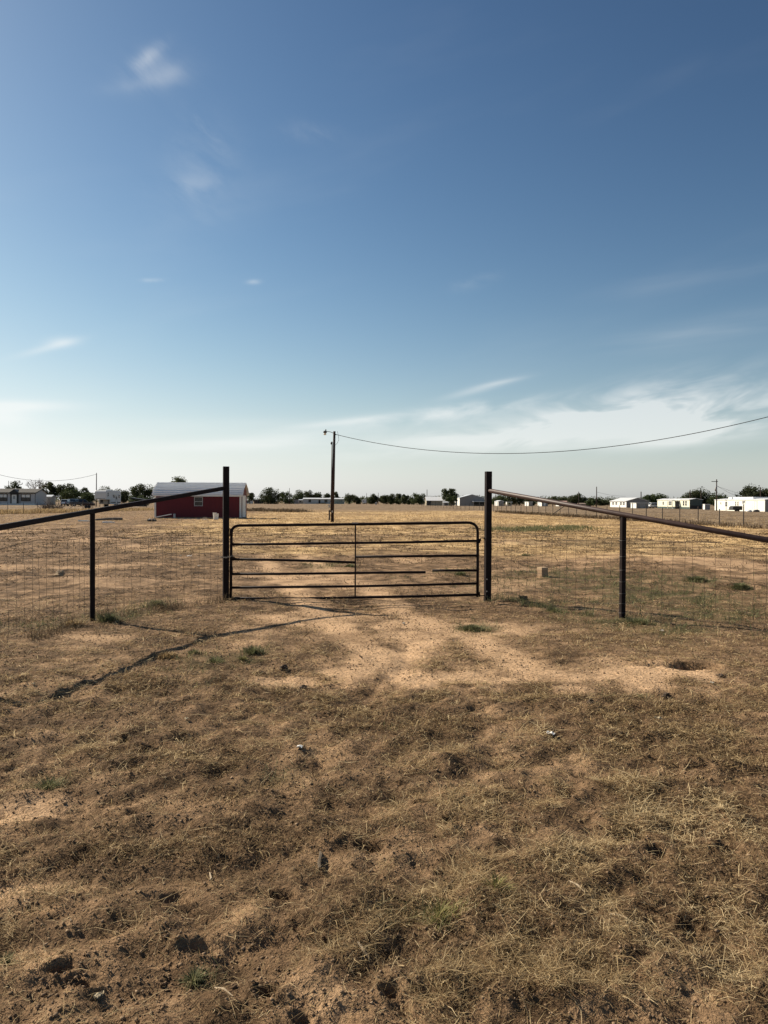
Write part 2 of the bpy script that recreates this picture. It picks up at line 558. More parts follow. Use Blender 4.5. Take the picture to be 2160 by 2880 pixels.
def ground_material():
    m = bpy.data.materials.new('dry_ground')
    m.use_nodes = True
    nt = m.node_tree
    N, L = nt.nodes, nt.links
    b = N['Principled BSDF']
    b.inputs['Roughness'].default_value = 0.95
    b.inputs['Specular IOR Level'].default_value = 0.1
    tc = N.new('ShaderNodeTexCoord')
    P = tc.outputs['Object']

    def noise(scale, detail=4, rough=.6, dist=0):
        n = N.new('ShaderNodeTexNoise')
        n.inputs['Scale'].default_value = scale
        n.inputs['Detail'].default_value = detail
        n.inputs['Roughness'].default_value = rough
        n.inputs['Distortion'].default_value = dist
        L.new(P, n.inputs['Vector'])
        return n.outputs[0]

    def ramp(f, stops):
        r = N.new('ShaderNodeValToRGB')
        e = r.color_ramp.elements
        while len(e) < len(stops):
            e.new(.5)
        for i, (p, c) in enumerate(stops):
            e[i].position = p
            e[i].color = (*c, 1)
        L.new(f, r.inputs[0])
        return r.outputs[0]

    def mix(f, a, bb, mode='MIX'):
        n = N.new('ShaderNodeMix')
        n.data_type = 'RGBA'
        n.blend_type = mode
        if isinstance(f, (int, float)):
            n.inputs['Factor'].default_value = f
        else:
            L.new(f, n.inputs['Factor'])
        for s, v in (('A', a), ('B', bb)):
            if isinstance(v, tuple):
                n.inputs[s].default_value = (*v, 1)
            else:
                L.new(v, n.inputs[s])
        return n.outputs['Result']

    def math_(op, a, bb):
        n = N.new('ShaderNodeMath')
        n.operation = op
        n.use_clamp = True
        for i, v in enumerate((a, bb)):
            if isinstance(v, (int, float)):
                n.inputs[i].default_value = v
            else:
                L.new(v, n.inputs[i])
        return n.outputs[0]

    A = N.new('ShaderNodeAttribute')
    A.attribute_name = 'cover'
    sp = N.new('ShaderNodeSeparateColor')
    L.new(A.outputs['Color'], sp.inputs[0])
    sand, gold, grey = sp.outputs
    B = N.new('ShaderNodeAttribute')
    B.attribute_name = 'plants'
    sp2 = N.new('ShaderNodeSeparateColor')
    L.new(B.outputs['Color'], sp2.inputs[0])
    straw, weed, litter = sp2.outputs

    midn = noise(2.6, 6, .74)
    wide = noise(.9, 6, .76)
    far = noise(.085, 5, .72)
    fine = noise(28, 4, .7)
    grit = noise(110, 2, .7)
    soil = ramp(midn, [(.35, (.080, .053, .032)), (.46, (.185, .125, .076)), (.54, (.285, .194, .119)), (.66, (.41, .285, .176))])
    sandc = ramp(fine, [(.25, (.44, .300, .186)), (.5, (.60, .420, .265)), (.8, (.70, .505, .33))])
    goldc = ramp(wide, [(.34, (.29, .190, .098)), (.47, (.53, .375, .195)), (.60, (.72, .535, .30))])
    greyc = ramp(wide, [(.36, (.12, .088, .058)), (.48, (.22, .165, .110)), (.60, (.36, .285, .200))])
    weedc = ramp(fine, [(.3, (.075, .078, .036)), (.6, (.135, .125, .062)), (.8, (.22, .19, .105))])
    # ragged edges: the masks broken up by finer noise
    se = ramp(math_('ADD', math_('MULTIPLY', sand, .8), math_('SUBTRACT', math_('MULTIPLY', midn, .9), .36)), [(.12, (0, 0, 0)), (.66, (1, 1, 1))])
    ge = ramp(math_('ADD', math_('MULTIPLY', gold, .8), math_('SUBTRACT', math_('MULTIPLY', wide, 1.0), .42)), [(.22, (0, 0, 0)), (.7, (1, 1, 1))])
    c = mix(se, soil, sandc)
    c = mix(ge, c, goldc)
    c = mix(grey, c, greyc)
    c = mix(math_('MULTIPLY', weed, .75), c, weedc)
    c = mix(.55, c, ramp(fine, [(.25, (.55, .53, .5)), (.5, (1, 1, 1)), (.75, (1.35, 1.32, 1.28))]), 'MULTIPLY')
    c = mix(.5, c, ramp(grit, [(.3, (.6, .58, .55)), (.55, (1, 1, 1)), (.75, (1.3, 1.28, 1.25))]), 'MULTIPLY')
    c = mix(.8, c, ramp(wide, [(.36, (.55, .53, .50)), (.5, (.95, .95, .95)), (.62, (1.18, 1.17, 1.15))]), 'MULTIPLY')
    c = mix(.7, c, ramp(far, [(.36, (.62, .60, .57)), (.5, (1, 1, 1)), (.62, (1.15, 1.14, 1.12))]), 'MULTIPLY')
    c = mix(math_('MULTIPLY', litter, .95), c, ramp(fine, [(.34, (.030, .019, .011)), (.48, (.095, .062, .036)), (.63, (.235, .162, .096))]))
    c = mix(1.0, c, (.98, .93, .875), 'MULTIPLY')
    L.new(c, b.inputs['Base Color'])
    bp = N.new('ShaderNodeBump')
    bp.inputs['Strength'].default_value = 0.9
    bp.inputs['Distance'].default_value = 0.035
    L.new(fine, bp.inputs['Height'])
    bp2 = N.new('ShaderNodeBump')
    bp2.inputs['Strength'].default_value = 0.6
    bp2.inputs['Distance'].default_value = 0.006
    L.new(grit, bp2.inputs['Height'])
    L.new(bp.outputs[0], bp2.inputs['Normal'])
    L.new(bp2.outputs[0], b.inputs['Normal'])
    return m


# ------------------------------------------------------------------ mesh helpers
def tag(o, label=None, cat=None, group=None, kind=None):
    if label: o['label'] = label
    if cat: o['category'] = cat
    if group: o['group'] = group
    if kind: o['kind'] = kind
    return o


def thing(name, label, cat, loc=(0, 0, 0), rz=0.0, group=None):
    o = bpy.data.objects.new(name, None)
    COL.objects.link(o)
    o.empty_display_size = 0.2
    o.location = loc
    o.rotation_euler = (0, 0, rz)
    return tag(o, label, cat, group)


class MB:
    def __init__(self):
        self.v, self.f = [], []

    def add(self, vs, fs):
        n = len(self.v)
        self.v += [tuple(v) for v in vs]
        self.f += [tuple(i + n for i in f) for f in fs]
        return self

    def box(self, x0, x1, y0, y1, z0, z1):
        return self.add([(x0, y0, z0), (x1, y0, z0), (x1, y1, z0), (x0, y1, z0), (x0, y0, z1), (x1, y0, z1), (x1, y1, z1), (x0, y1, z1)],
                        [(0, 3, 2, 1), (4, 5, 6, 7), (0, 1, 5, 4), (1, 2, 6, 5), (2, 3, 7, 6), (3, 0, 4, 7)])

    def prism(self, poly, axis, a, b):
        """closed polygon of (p, q) swept along axis from a to b; axis x: (y,z), y: (x,z), z: (x,y)"""
        def pt(p, q, t):
            return (t, p, q) if axis == 'x' else ((p, t, q) if axis == 'y' else (p, q, t))
        n = len(poly)
        vs = [pt(p, q, a) for p, q in poly] + [pt(p, q, b) for p, q in poly]
        fs = [tuple(range(n)), tuple(range(2 * n - 1, n - 1, -1))] + [(i, i + n, (i + 1) % n + n, (i + 1) % n) for i in range(n)]
        return self.add(vs, fs)

    def tube(self, pts, r, n=8, cap=True, square=False, spin=0.0):
        pts = [Vector(p) for p in pts]
        k = len(pts)
        rs = r if isinstance(r, (list, tuple)) else [r] * k
        vs, fs = [], []
        ref = None
        for i, p in enumerate(pts):
            if i == 0: d = pts[1] - p
            elif i == k - 1: d = p - pts[-2]
            else: d = (pts[i + 1] - p).normalized() + (p - pts[i - 1]).normalized()
            d.normalize()
            if ref is None:
                ref = Vector((0, 0, 1)) if abs(d.z) < 0.95 else Vector((1, 0, 0))
            a = d.cross(ref).normalized()
            b_ = a.cross(d).normalized()
            ref = b_
            nn = 4 if square else n
            off = math.pi / 4 if square else 0
            rr = rs[i] * (math.sqrt(2) if square else 1)
            for j in range(nn):
                t = 2 * math.pi * j / nn + off + spin
                vs.append(p + (a * math.cos(t) + b_ * math.sin(t)) * rr)
        nn = 4 if square else n
        for i in range(k - 1):
            for j in range(nn):
                fs.append((i * nn + j, i * nn + (j + 1) % nn, (i + 1) * nn + (j + 1) % nn, (i + 1) * nn + j))
        if cap:
            fs.append(tuple(range(nn - 1, -1, -1)))
            fs.append(tuple((k - 1) * nn + j for j in range(nn)))
        return self.add(vs, fs)

    def blob(self, c, r, seed=0, rough=0.25, n=7, flat=1.0):
        rg = random.Random(seed)
        vs, fs = [], []
        for i in range(n + 1):
            th = math.pi * i / n
            for j in range(2 * n):
                ph = math.pi * j / n
                d = Vector((math.sin(th) * math.cos(ph), math.sin(th) * math.sin(ph), math.cos(th)))
                k = 1 + rough * float(perlin(d.x * 1.7 + seed * 3.1, d.y * 1.7 + d.z * 2.3)) * 1.6 + (0 if i in (0, n) else rg.uniform(-.3, .3) * rough)
                vs.append((c[0] + d.x * r * k, c[1] + d.y * r * k, c[2] + d.z * r * k * flat))
        for i in range(n):
            for j in range(2 * n):
                fs.append((i * 2 * n + j, (i + 1) * 2 * n + j, (i + 1) * 2 * n + (j + 1) % (2 * n), i * 2 * n + (j + 1) % (2 * n)))
        return self.add(vs, fs)

    def build(self, name, material, parent=None, smooth=False, bevel=0.0):
        me = bpy.data.meshes.new(name)
        me.from_pydata(self.v, [], self.f)
        me.update()
        o = bpy.data.objects.new(name, me)
        COL.objects.link(o)
        me.materials.append(material)
        if smooth:
            me.polygons.foreach_set('use_smooth', [True] * len(me.polygons))
            me.update()
        if bevel:
            md = o.modifiers.new('bevel', 'BEVEL')
            md.width = bevel
            md.segments = 2
            md.limit_method = 'ANGLE'
        if parent is not None:
            o.parent = parent
        return o


def np_mesh(name, V, Fq, material, tone=None, parent=None):
    """big mesh from arrays; Fq is (n,3) or (n,4)"""
    me = bpy.data.meshes.new(name)
    nv, nf, k = len(V), len(Fq), Fq.shape[1]
    me.vertices.add(nv)
    me.vertices.foreach_set('co', np.ascontiguousarray(V, np.float32).ravel())
    me.loops.add(nf * k)
    me.loops.foreach_set('vertex_index', np.ascontiguousarray(Fq, np.int32).ravel())
    me.polygons.add(nf)
    me.polygons.foreach_set('loop_start', np.arange(0, nf * k, k, dtype=np.int32))
    me.polygons.foreach_set('loop_total', np.full(nf, k, np.int32))
    me.update(calc_edges=True)
    if tone is not None:
        a = me.attributes.new('tone', 'FLOAT', 'POINT')
        a.data.foreach_set('value', np.ascontiguousarray(tone, np.float32))
    me.materials.append(material)
    o = bpy.data.objects.new(name, me)
    COL.objects.link(o)
    if parent is not None:
        o.parent = parent
    return o


# ================================================================== GROUND
def build_ground():
    front = np.linspace(math.radians(-46), math.radians(46), 400)
    back = np.linspace(math.radians(46), math.radians(314), 70)[1:-1]
    ang_ = np.concatenate([front, back])
    r1 = 0.5 * 1.05 ** np.arange(0, 26)
    r1 = r1[r1 < 1.75]
    r2 = 1.75 * 1.0052 ** np.arange(0, 560)
    r3 = r2[-1] * 1.012 ** np.arange(1, 130)
    r4 = r3[-1] * 1.06 ** np.arange(1, 75)
    rr = np.concatenate([r1, r2, r3, r4])
    nr, na = len(rr), len(ang_)
    R, A = np.meshgrid(rr, ang_, indexing='ij')
    x = (R * np.sin(A)).ravel()
    y = (R * np.cos(A)).ravel()
    z = ground_h(x, y)
    V = np.stack([x, y, z], 1)
    V = np.concatenate([V, [[0, 0, 0]]])
    i, j = np.meshgrid(np.arange(nr - 1), np.arange(na), indexing='ij')
    j2 = (j + 1) % na
    Fq = np.stack([i * na + j, i * na + j2, (i + 1) * na + j2, (i + 1) * na + j], -1).reshape(-1, 4)
    Fq = Fq[:, ::-1]
    jj = np.arange(na)
    cap = np.stack([jj, (jj + 1) % na, np.full(na, nr * na), np.full(na, nr * na)], 1)
    o = np_mesh('ground', V, Fq, ground_material())
    sand, gold, grey, straw, weed = masks(V[:, 0], V[:, 1])
    one = np.ones_like(sand)
    for nm, ch in (('cover', (sand, gold, grey, one)), ('plants', (straw, weed, litter_mask(V[:, 0], V[:, 1], sand), one))):
        a = o.data.attributes.new(nm, 'FLOAT_COLOR', 'POINT')
        a.data.foreach_set('color', np.stack(ch, 1).astype(np.float32).ravel())
    o.data.polygons.foreach_set('use_smooth', np.ones(len(Fq), bool))
    tag(o, 'dry brown trampled dirt ground with pale sandy patches', kind='structure')
    return o


build_ground()


# ------------------------------------------------------------------ straw, clods and weeds on the ground
def blades(n, r0, r1, half, dens, length, width, lift, seed, curl=0.5, bleach=0.0):
    """many bent grass blades; returns V, F, tone.  dens(x,y,D) is the chance to keep one"""
    rg = np.random.default_rng(seed)
    r = rg.uniform(r0, r1, n)
    a = rg.uniform(-half, half, n)
    x, y = r * np.sin(a), r * np.cos(a)
    keep = rg.uniform(0, 1, n) < dens(x, y, r)
    x, y, r = x[keep], y[keep], r[keep]
    n = len(x)
    z = ground_h(x, y)
    L = length(r, rg, n)
    W = width(r, rg, n)
    el = lift(r, rg, n)
    ph = rg.uniform(0, 2 * np.pi, n)
    d = np.stack([np.cos(ph) * np.cos(el), np.sin(ph) * np.cos(el), np.sin(el)], 1)
    side = np.stack([-np.sin(ph), np.cos(ph), rg.uniform(-.6, .6, n)], 1)
    side /= np.linalg.norm(side, axis=1)[:, None]
    base = np.stack([x, y, z + 0.003 + rg.uniform(0, .012, n)], 1)
    c1 = rg.normal(0, curl, n)[:, None]
    upc = rg.uniform(-.15, .25, n)[:, None] * np.array([[0, 0, 1.0]])
    p0 = base
    p1 = base + d * (L * .5)[:, None] + side * c1 * (L * .22)[:, None] + upc * (L * .5)[:, None]
    p2 = base + d * L[:, None] + side * c1 * (L * .05)[:, None] - 0.35 * np.abs(upc) * L[:, None]
    gz_ = ground_h(p2[:, 0], p2[:, 1])
    p2[:, 2] = np.maximum(p2[:, 2], gz_ + .002)
    gz_ = ground_h(p1[:, 0], p1[:, 1])
    p1[:, 2] = np.maximum(p1[:, 2], gz_ + .003)
    w = (W * .5)[:, None]
    V = np.stack([p0 - side * w * .7, p0 + side * w * .7, p1 - side * w, p1 + side * w, p2 - side * w * .25, p2 + side * w * .25], 1).reshape(-1, 3)
    b = np.arange(n)[:, None] * 6
    F1 = b + np.array([[0, 1, 3, 2]])
    F2 = b + np.array([[2, 3, 5, 4]])
    tone = np.repeat(np.clip(rg.beta(2, 2.2, n) + bleach * (patches(STRAWW, x, y, .5) + .35), 0, 1), 6)
    return V, np.concatenate([F1, F2]), tone, (x, y)


STRAW_M = attr_mat('dead_straw', (.10, .062, .033), ((.23, .152, .078), (.50, .365, .190), (.82, .655, .39)), .8, .38)
GREEN_M = attr_mat('green_weed', (.085, .09, .042), ((.155, .158, .075), (.28, .262, .145)), .8, .4)
CLOD_M = attr_mat('dirt_clod', (.13, .086, .052), ((.23, .158, .098), (.34, .24, .155)), .95)


def dens_straw(x, y, D):
    s, g, gr, st, w = masks(x, y)
    clump = sstep(-0.15, 0.40, fbm(x * 3.1, y * 3.1, 3)) * (.25 + .75 * sstep(-.4, .3, fbm(x * .8 + 77, y * .8, 3))) * (1 - .75 * ruts(x, y))
    clump = clump * (.72 + .28 * sstep(-.45, .5, x / np.maximum(D, 1) * 1.6 + .15 + .25 * (6 - D) / 4))
    d = (0.55 + 1.5 * st) * (0.05 + 0.95 * clump) * (1 - 0.93 * sstep(.25, .6, s))
    return d * (1 - 0.6 * sstep(7, 12, D))


V, Fq, T, _ = blades(680000, 2.0, 14.5, .62, dens_straw,
                     lambda r, g, n: np.where(g.uniform(0, 1, n) < .35, g.lognormal(-3.6, .4, n), g.lognormal(-2.95, .45, n)) * (1 + r * .03),
                     lambda r, g, n: np.maximum(.0015, .00050 * r) * g.uniform(.6, 1.5, n),
                     lambda r, g, n: np.abs(g.normal(0, .30, n)), 3, bleach=.28)
tag(np_mesh('dry_straw', V, Fq, STRAW_M, T), 'scattered pale dead straw lying over the trampled dirt', kind='stuff')
print('straw', len(Fq))


def chips(n, r0, r1, half, seed, far=False):
    """short broken straw and leaf bits, one quad each"""
    rg = np.random.default_rng(seed)
    r = rg.uniform(r0, r1, n)
    a = rg.uniform(-half, half, n)
    x, y = r * np.sin(a), r * np.cos(a)
    s_ = masks(x, y)[0]
    lm = litter_mask(x, y, s_)
    k = rg.uniform(0, 1, n) < np.clip(.06 * (1 - s_) + .02 + .95 * lm * (.35 + .65 * sstep(-.3, .35, fbm(x * 2.3 + 8, y * 2.3, 3))), 0, 1)
    if far:
        k = rg.uniform(0, 1, n) < (1 - .8 * s_) * sstep(-.15, .35, fbm(x * .8, y * .8 + 12, 4))
    x, y, r = x[k], y[k], r[k]
    n = len(x)
    z = ground_h(x, y)
    L = rg.lognormal(-3.95, .5, n) * (1 + .05 * r)
    W = np.maximum(.0016, .00055 * r) * rg.uniform(.7, 1.8, n)
    ph = rg.uniform(0, 2 * np.pi, n)
    el = rg.normal(0, .45, n)
    d = np.stack([np.cos(ph) * np.cos(el), np.sin(ph) * np.cos(el), np.sin(el)], 1)
    sd = np.stack([-np.sin(ph), np.cos(ph), rg.uniform(-.8, .8, n)], 1)
    P = np.stack([x, y, z + .004 + np.abs(np.sin(el)) * L * .5 + rg.uniform(0, .01, n)], 1)
    h, w = d * (L * .5)[:, None], sd * (W * .5)[:, None]
    V = np.stack([P - h - w, P - h + w, P + h + w * .5, P + h - w * .5], 1).reshape(-1, 3)
    return V, np.arange(4 * n).reshape(-1, 4), np.repeat(rg.beta(1.1, 2.6, n), 4)


V, Fq, T = chips(420000, 1.95, 12.5, .62, 21)
tag(np_mesh('straw_chips', V, Fq, STRAW_M, T), 'short broken bits of brown straw covering the trampled dirt', kind='stuff')
BITS_M = attr_mat('dead_weed_bits', (.075, .050, .030), ((.14, .10, .062), (.26, .19, .115)), .9, .15)
V, Fq, T = chips(150000, 11.5, 48.0, .56, 22, True)
tag(np_mesh('dead_weed_bits', V, Fq, BITS_M, T), 'dark bits of dead weeds strewn over the yard behind the gate', kind='stuff')


def dens_green(x, y, D):
    s, g, gr, st, w = masks(x, y)
    return np.clip(w * sstep(-.1, .4, fbm(x * 4, y * 4 + 3, 2)), 0, 1) * (1 - .8 * s)


V, Fq, T, _ = blades(380000, 2.2, 24.0, .60, dens_green,
                     lambda r, g, n: g.lognormal(-2.95, .35, n) * (1 + r * .03),
                     lambda r, g, n: np.maximum(.002, .00060 * r) * g.uniform(.7, 1.4, n),
                     lambda r, g, n: g.uniform(.15, 1.2, n), 4)
tag(np_mesh('low_weeds', V, Fq, GREEN_M, T), 'low grey green weeds spread over the dirt', kind='stuff')


def dens_gold(x, y, D):
    s, g, gr, st, w = masks(x, y)
    return np.clip((1 - .75 * sstep(50, 110, D)) * np.maximum(g, .35 * gr) * sstep(-.2, .4, fbm(x * .9, y * .9 + 3, 3)) + .09 * (1 - s) * sstep(-.3, .4, fbm(x * 1.6, y * 1.6, 2)), 0, 1)


V, Fq, T, _ = blades(300000, 13.0, 130.0, .56, dens_gold,
                     lambda r, g, n: g.uniform(.05, .13, n) * (1 + r * .010),
                     lambda r, g, n: .00050 * np.minimum(r, 70) * g.uniform(.6, 1.4, n),
                     lambda r, g, n: g.uniform(.05, .9, n), 5)
FIELD_M = attr_mat('field_straw', (.21, .138, .072), ((.41, .288, .150), (.62, .46, .25)), .8, .35)
tag(np_mesh('dry_field_grass', V, Fq, FIELD_M, T), 'short golden dry grass of the open field', kind='stuff')


def clods(n, seed):
    rg = np.random.default_rng(seed)
    r = rg.uniform(1.9, 13.5, n)
    a = rg.uniform(-.62, .62, n)
    x, y = r * np.sin(a), r * np.cos(a)
    s, g, gr, st, w = masks(x, y)
    keep = rg.uniform(0, 1, n) < (1 - .85 * s) * (.25 + .75 * sstep(-.3, .4, fbm(x * 1.3 + 50, y * 1.3, 3))) * (1 - .5 * st)
    x, y, r = x[keep], y[keep], r[keep]
    n = len(x)
    z = ground_h(x, y)
    sz = np.clip(rg.lognormal(-5.7, .45, n), .002, .0085) * (1 + .06 * r)
    O = np.array([[1, 0, 0], [-1, 0, 0], [0, 1, 0], [0, -1, 0], [0, 0, 1], [0, 0, -1.]])
    Fo = np.array([[0, 2, 4], [2, 1, 4], [1, 3, 4], [3, 0, 4], [2, 0, 5], [1, 2, 5], [3, 1, 5], [0, 3, 5]])
    ph = rg.uniform(0, 2 * np.pi, n)
    c, s_ = np.cos(ph), np.sin(ph)
    P = O[None] * rg.uniform(.6, 1.35, (n, 6, 1)) + rg.normal(0, .22, (n, 6, 3))
    P[:, :, 2] *= .75
    Q = P.copy()
    Q[:, :, 0] = P[:, :, 0] * c[:, None] - P[:, :, 1] * s_[:, None]
    Q[:, :, 1] = P[:, :, 0] * s_[:, None] + P[:, :, 1] * c[:, None]
    V = Q * sz[:, None, None] + np.stack([x, y, z + sz * .35], 1)[:, None]
    Fq = (np.arange(n)[:, None, None] * 6 + Fo[None]).reshape(-1, 3)
    tone = np.repeat(rg.beta(2, 2, n), 6)
    return V.reshape(-1, 3), Fq, tone


V, Fq, T = clods(110000, 9)
tag(np_mesh('soil_crumbs', V, Fq, CLOD_M, T), 'loose brown soil crumbs and small clods', kind='stuff')


# ================================================================== FENCE WINGS AND GATE
BLACKM = mat('dark_painted_steel', (.016, .011, .011), .6, 0.0, .3, 14, .15, .10)
RAILM = mat('brown_painted_pipe', (.062, .037, .031), .5, 0.0, .3, 9, .1, .3)
WIREM = mat('rusty_wire', (.040, .028, .022), .6, .3, .3, 30)
CHAINM = mat('galvanised_chain', (.42, .40, .38), .4, .8, .2, 30)
WHITEP = mat('white_paint', (.78, .77, .73), .6, 0, .06, 3)


def ring_pts(c, r, a0, a1, n, u, v):
    return [c + u * (r * math.cos(a0 + (a1 - a0) * i / n)) + v * (r * math.sin(a0 + (a1 - a0) * i / n)) for i in range(n + 1)]


def square_post(parent, x, y, half, z1, rz, material, name='post', hollow=True):
    z0 = gz(x, y) - .15
    mb = MB()
    c, s = math.cos(rz), math.sin(rz)

    def loop(h, z):
        return [(x + (px * c - py * s) * h, y + (px * s + py * c) * h, z) for px, py in ((-1, -1), (1, -1), (1, 1), (-1, 1))]
    mb.add(loop(half, z0) + loop(half, z1) + loop(half - .006, z1) + loop(half - .006, z1 - .12),
           [(0, 3, 2, 1)] + [(i, (i + 1) % 4, (i + 1) % 4 + 4, i + 4) for i in range(4)] +
           [(i + 4, (i + 1) % 4 + 4, (i + 1) % 4 + 8, i + 8) for i in range(4)] +
           [(i + 8, (i + 1) % 4 + 8, (i + 1) % 4 + 12, i + 12) for i in range(4)] + [(12, 13, 14, 15)])
    return mb.build(name, material, parent, bevel=.006)


def wire_mesh(parent, pts, zt, name='wire_mesh', seed=0):
    """woven field fence along the polyline pts (x,y); zt = height of the top wire above the ground"""
    rg = random.Random(seed)
    P = [Vector((p[0], p[1], 0)) for p in pts]
    seg = [(P[i + 1] - P[i]).length for i in range(len(P) - 1)]
    tot = sum(seg)

    def pos(s):
        for i, l in enumerate(seg):
            if s <= l or i == len(seg) - 1:
                return P[i].lerp(P[i + 1], s / l)
            s -= l
    steps = [0, .085, .18, .285, .40, .525, .66, .80, .95, 1.0]
    rows = [zt * k for k in (.03, .10, .18, .27, .37, .48, .60, .73, .86, 1.0)]
    nst = int(tot / .155)
    grid = {}
    for i in range(nst + 1):
        s = tot * i / nst
        q = pos(s)
        g0 = gz(q.x, q.y)
        sag = .022 * math.sin(s * 1.9 + seed) + .014 * math.sin(s * 4.3 + 2 * seed) - .02 * abs(math.sin(s * .8))
        lean = rg.uniform(-.035, .035)
        for k, zr in enumerate(rows):
            d = (pos(min(tot, s + .05)) - pos(max(0, s - .05))).normalized()
            off = lean * k / 9 + rg.uniform(-.006, .006)
            grid[i, k] = Vector((q.x, q.y, g0 + zr + sag + rg.uniform(-.004, .004))) + d * off + Vector((-d.y, d.x, 0)) * rg.uniform(-.006, .006)
    mb = MB()
    for k in range(len(rows)):
        mb.tube([grid[i, k] for i in range(nst + 1)], .0032 if k == len(rows) - 1 else .0017, 4)
    for i in range(nst + 1):
        lo = 0 if rg.random() > .15 else rg.randint(1, 3)
        hi = len(rows) if rg.random() > .08 else len(rows) - 1
        mb.tube([grid[i, k] for k in range(lo, hi)], .0018, 4)
    o = mb.build(name, WIREM, parent)
    return o


GP_L = gp(635, 1685)
GP_R = gp(1371, 1690)
BR_L = gp(260, 1748)
BR_R = gp(1750, 1740)
END_L = Vector((-4.47, 7.2, 0))
t_r = 2.7
END_R = GP_R + (BR_R - GP_R) * t_r

# ---- left wing: square sloping rail
LW = thing('pipe_fence', 'dark square tube fence wing with sloping rail left of the gate', 'fence', (0, 0, 0))
zl_top = at(635, 1312, GP_L.y).z
square_post(LW, GP_L.x, GP_L.y, .050, zl_top, math.radians(19), BLACKM, 'gate_post')['label'] = 'tall square gate post on the latch side'
pl0 = at(628, 1373, GP_L.y)
pl1 = at(260, 1438, BR_L.y)
pl2 = Vector((END_L.x, END_L.y, 1.28))
MB().tube([pl0 + Vector((.02, 0, 0)), pl1, pl2], .032, square=True).build('sloping_rail', BLACKM, LW, bevel=.006)
square_post(LW, BR_L.x, BR_L.y, .033, pl1.z - .028, math.radians(25), BLACKM, 'post')
square_post(LW, END_L.x, END_L.y, .033, pl2.z - .028, math.radians(10), BLACKM, 'post')
wire_mesh(LW, [(GP_L.x - .03, GP_L.y - .05), (BR_L.x, BR_L.y + .04), (END_L.x, END_L.y)], 1.17, seed=1)

# ---- right wing: round sloping pipe
RW = thing('pipe_fence', 'brown round pipe fence wing with sloping rail right of the gate', 'fence', (0, 0, 0))
zr_top = at(1372, 1326, GP_R.y).z
square_post(RW, GP_R.x, GP_R.y, .050, zr_top, math.radians(13), BLACKM, 'gate_post')['label'] = 'tall square gate post on the hinge side'
pr0 = at(1377, 1380, GP_R.y - .05)
pr1 = at(1750, 1447, BR_R.y)
zr2 = pr0.z + (pr1.z - pr0.z) * t_r
pr2 = Vector((END_R.x, END_R.y, zr2))
dr = (pr1 - pr0).normalized()
MB().tube([pr0 - dr * .035, pr0 - dr * .01, pr1, pr2], [.012, .0375, .0375, .0375], 16).build('sloping_pipe_rail', RAILM, RW, smooth=True)
square_post(RW, BR_R.x, BR_R.y, .034, pr1.z - .030, math.radians(14), BLACKM, 'post')
square_post(RW, END_R.x, END_R.y, .034, pr2.z - .030, math.radians(14), BLACKM, 'post')
wire_mesh(RW, [(GP_R.x + .04, GP_R.y - .05), (BR_R.x, BR_R.y - .045), (END_R.x, END_R.y)], 1.17, seed=2)
# wire ties round the right brace post
for i, py in enumerate((1519, 1564, 1602, 1635, 1668, 1696, 1722)):
    c = at(1750, py, BR_R.y)
    mb = MB()
    mb.tube(ring_pts(Vector((BR_R.x, BR_R.y, c.z)), .050, 0, 2 * math.pi, 14, Vector((1, 0, .12)), Vector((0, 1, .05))), .0022, 5)
    mb.build('wire_tie', mat('dull_tie_wire', (.16, .15, .14), .5, .5, .2, 30), RW)
for k in range(2):
    c = at(1369, 1629 + 34 * k, GP_R.y - .055)
    MB().box(c.x - .01, c.x + .01, c.y - .01, c.y + .004, c.z - .01, c.z + .01).build('bolt_head', CHAINM, RW)

# ---- the gate: measured on its plane
GY = 13.16


def G(px, py, dy=0):
    return at(px, py, GY + dy)


GATE = thing('tube_gate', 'long black six rail tube gate with one broken rail', 'gate', (G(1343, 1679).x, GY, 0))
goff = GATE.location.copy()


def gpart(name, mb, material=BLACKM, smooth=True, parent=None):
    mb.v = [(v[0] - goff.x, v[1] - goff.y, v[2] - goff.z) for v in mb.v]
    return mb.build(name, material, parent or GATE, smooth=smooth)


def tubepx(pp, r, n=10):
    return MB().tube([G(*p) for p in pp], r, n)


R1 = .0240
# outer frame: left upright, bent corner, top rail, bent corner, right upright
def bend(ax, ay, cx, cy, bx, by, n=6):
    out = []
    for i in range(n + 1):
        t = i / n
        out.append(((1 - t) ** 2 * ax + 2 * t * (1 - t) * cx + t * t * bx, (1 - t) ** 2 * ay + 2 * t * (1 - t) * cy + t * t * by))
    return out


path = [(649, 1683), (650, 1560)] + bend(651, 1500, 651, 1479, 674, 1478) + [(1000, 1474.5)] + bend(1312, 1470, 1343, 1469, 1343.5, 1496) + [(1343.5, 1580), (1343, 1679)]
gpart('frame_tube', tubepx(path, R1, 12))
gpart('rail', tubepx([(650, 1531), (800, 1530), (1000, 1527), (1150, 1525), (1343, 1521)], R1 * .9))
gpart('rail', tubepx([(650, 1573), (760, 1574.5), (900, 1578), (999, 1582)], R1 * .9))
gpart('rail', tubepx([(1001, 1566), (1180, 1564), (1343, 1562.5)], R1 * .9))
gpart('rail', tubepx([(650, 1614.5), (800, 1614), (1000, 1611.5), (1120, 1610), (1197, 1609.5)], R1 * .9))['label'] = 'rail broken off short of the hinge side'
gpart('rail', tubepx([(1216, 1604.8), (1343, 1604)], R1 * .9))['label'] = 'short broken rail stub on the hinge side'
gpart('rail', tubepx([(650, 1652.5), (800, 1651), (1000, 1649), (1180, 1645), (1343, 1641)], R1 * .9))
gpart('rail', tubepx([(649, 1682.5), (750, 1683.5), (850, 1683), (1000, 1680.5), (1180, 1677), (1343, 1672.5)], R1 * .95))
c0, c1 = G(1000, 1476), G(1000, 1680)
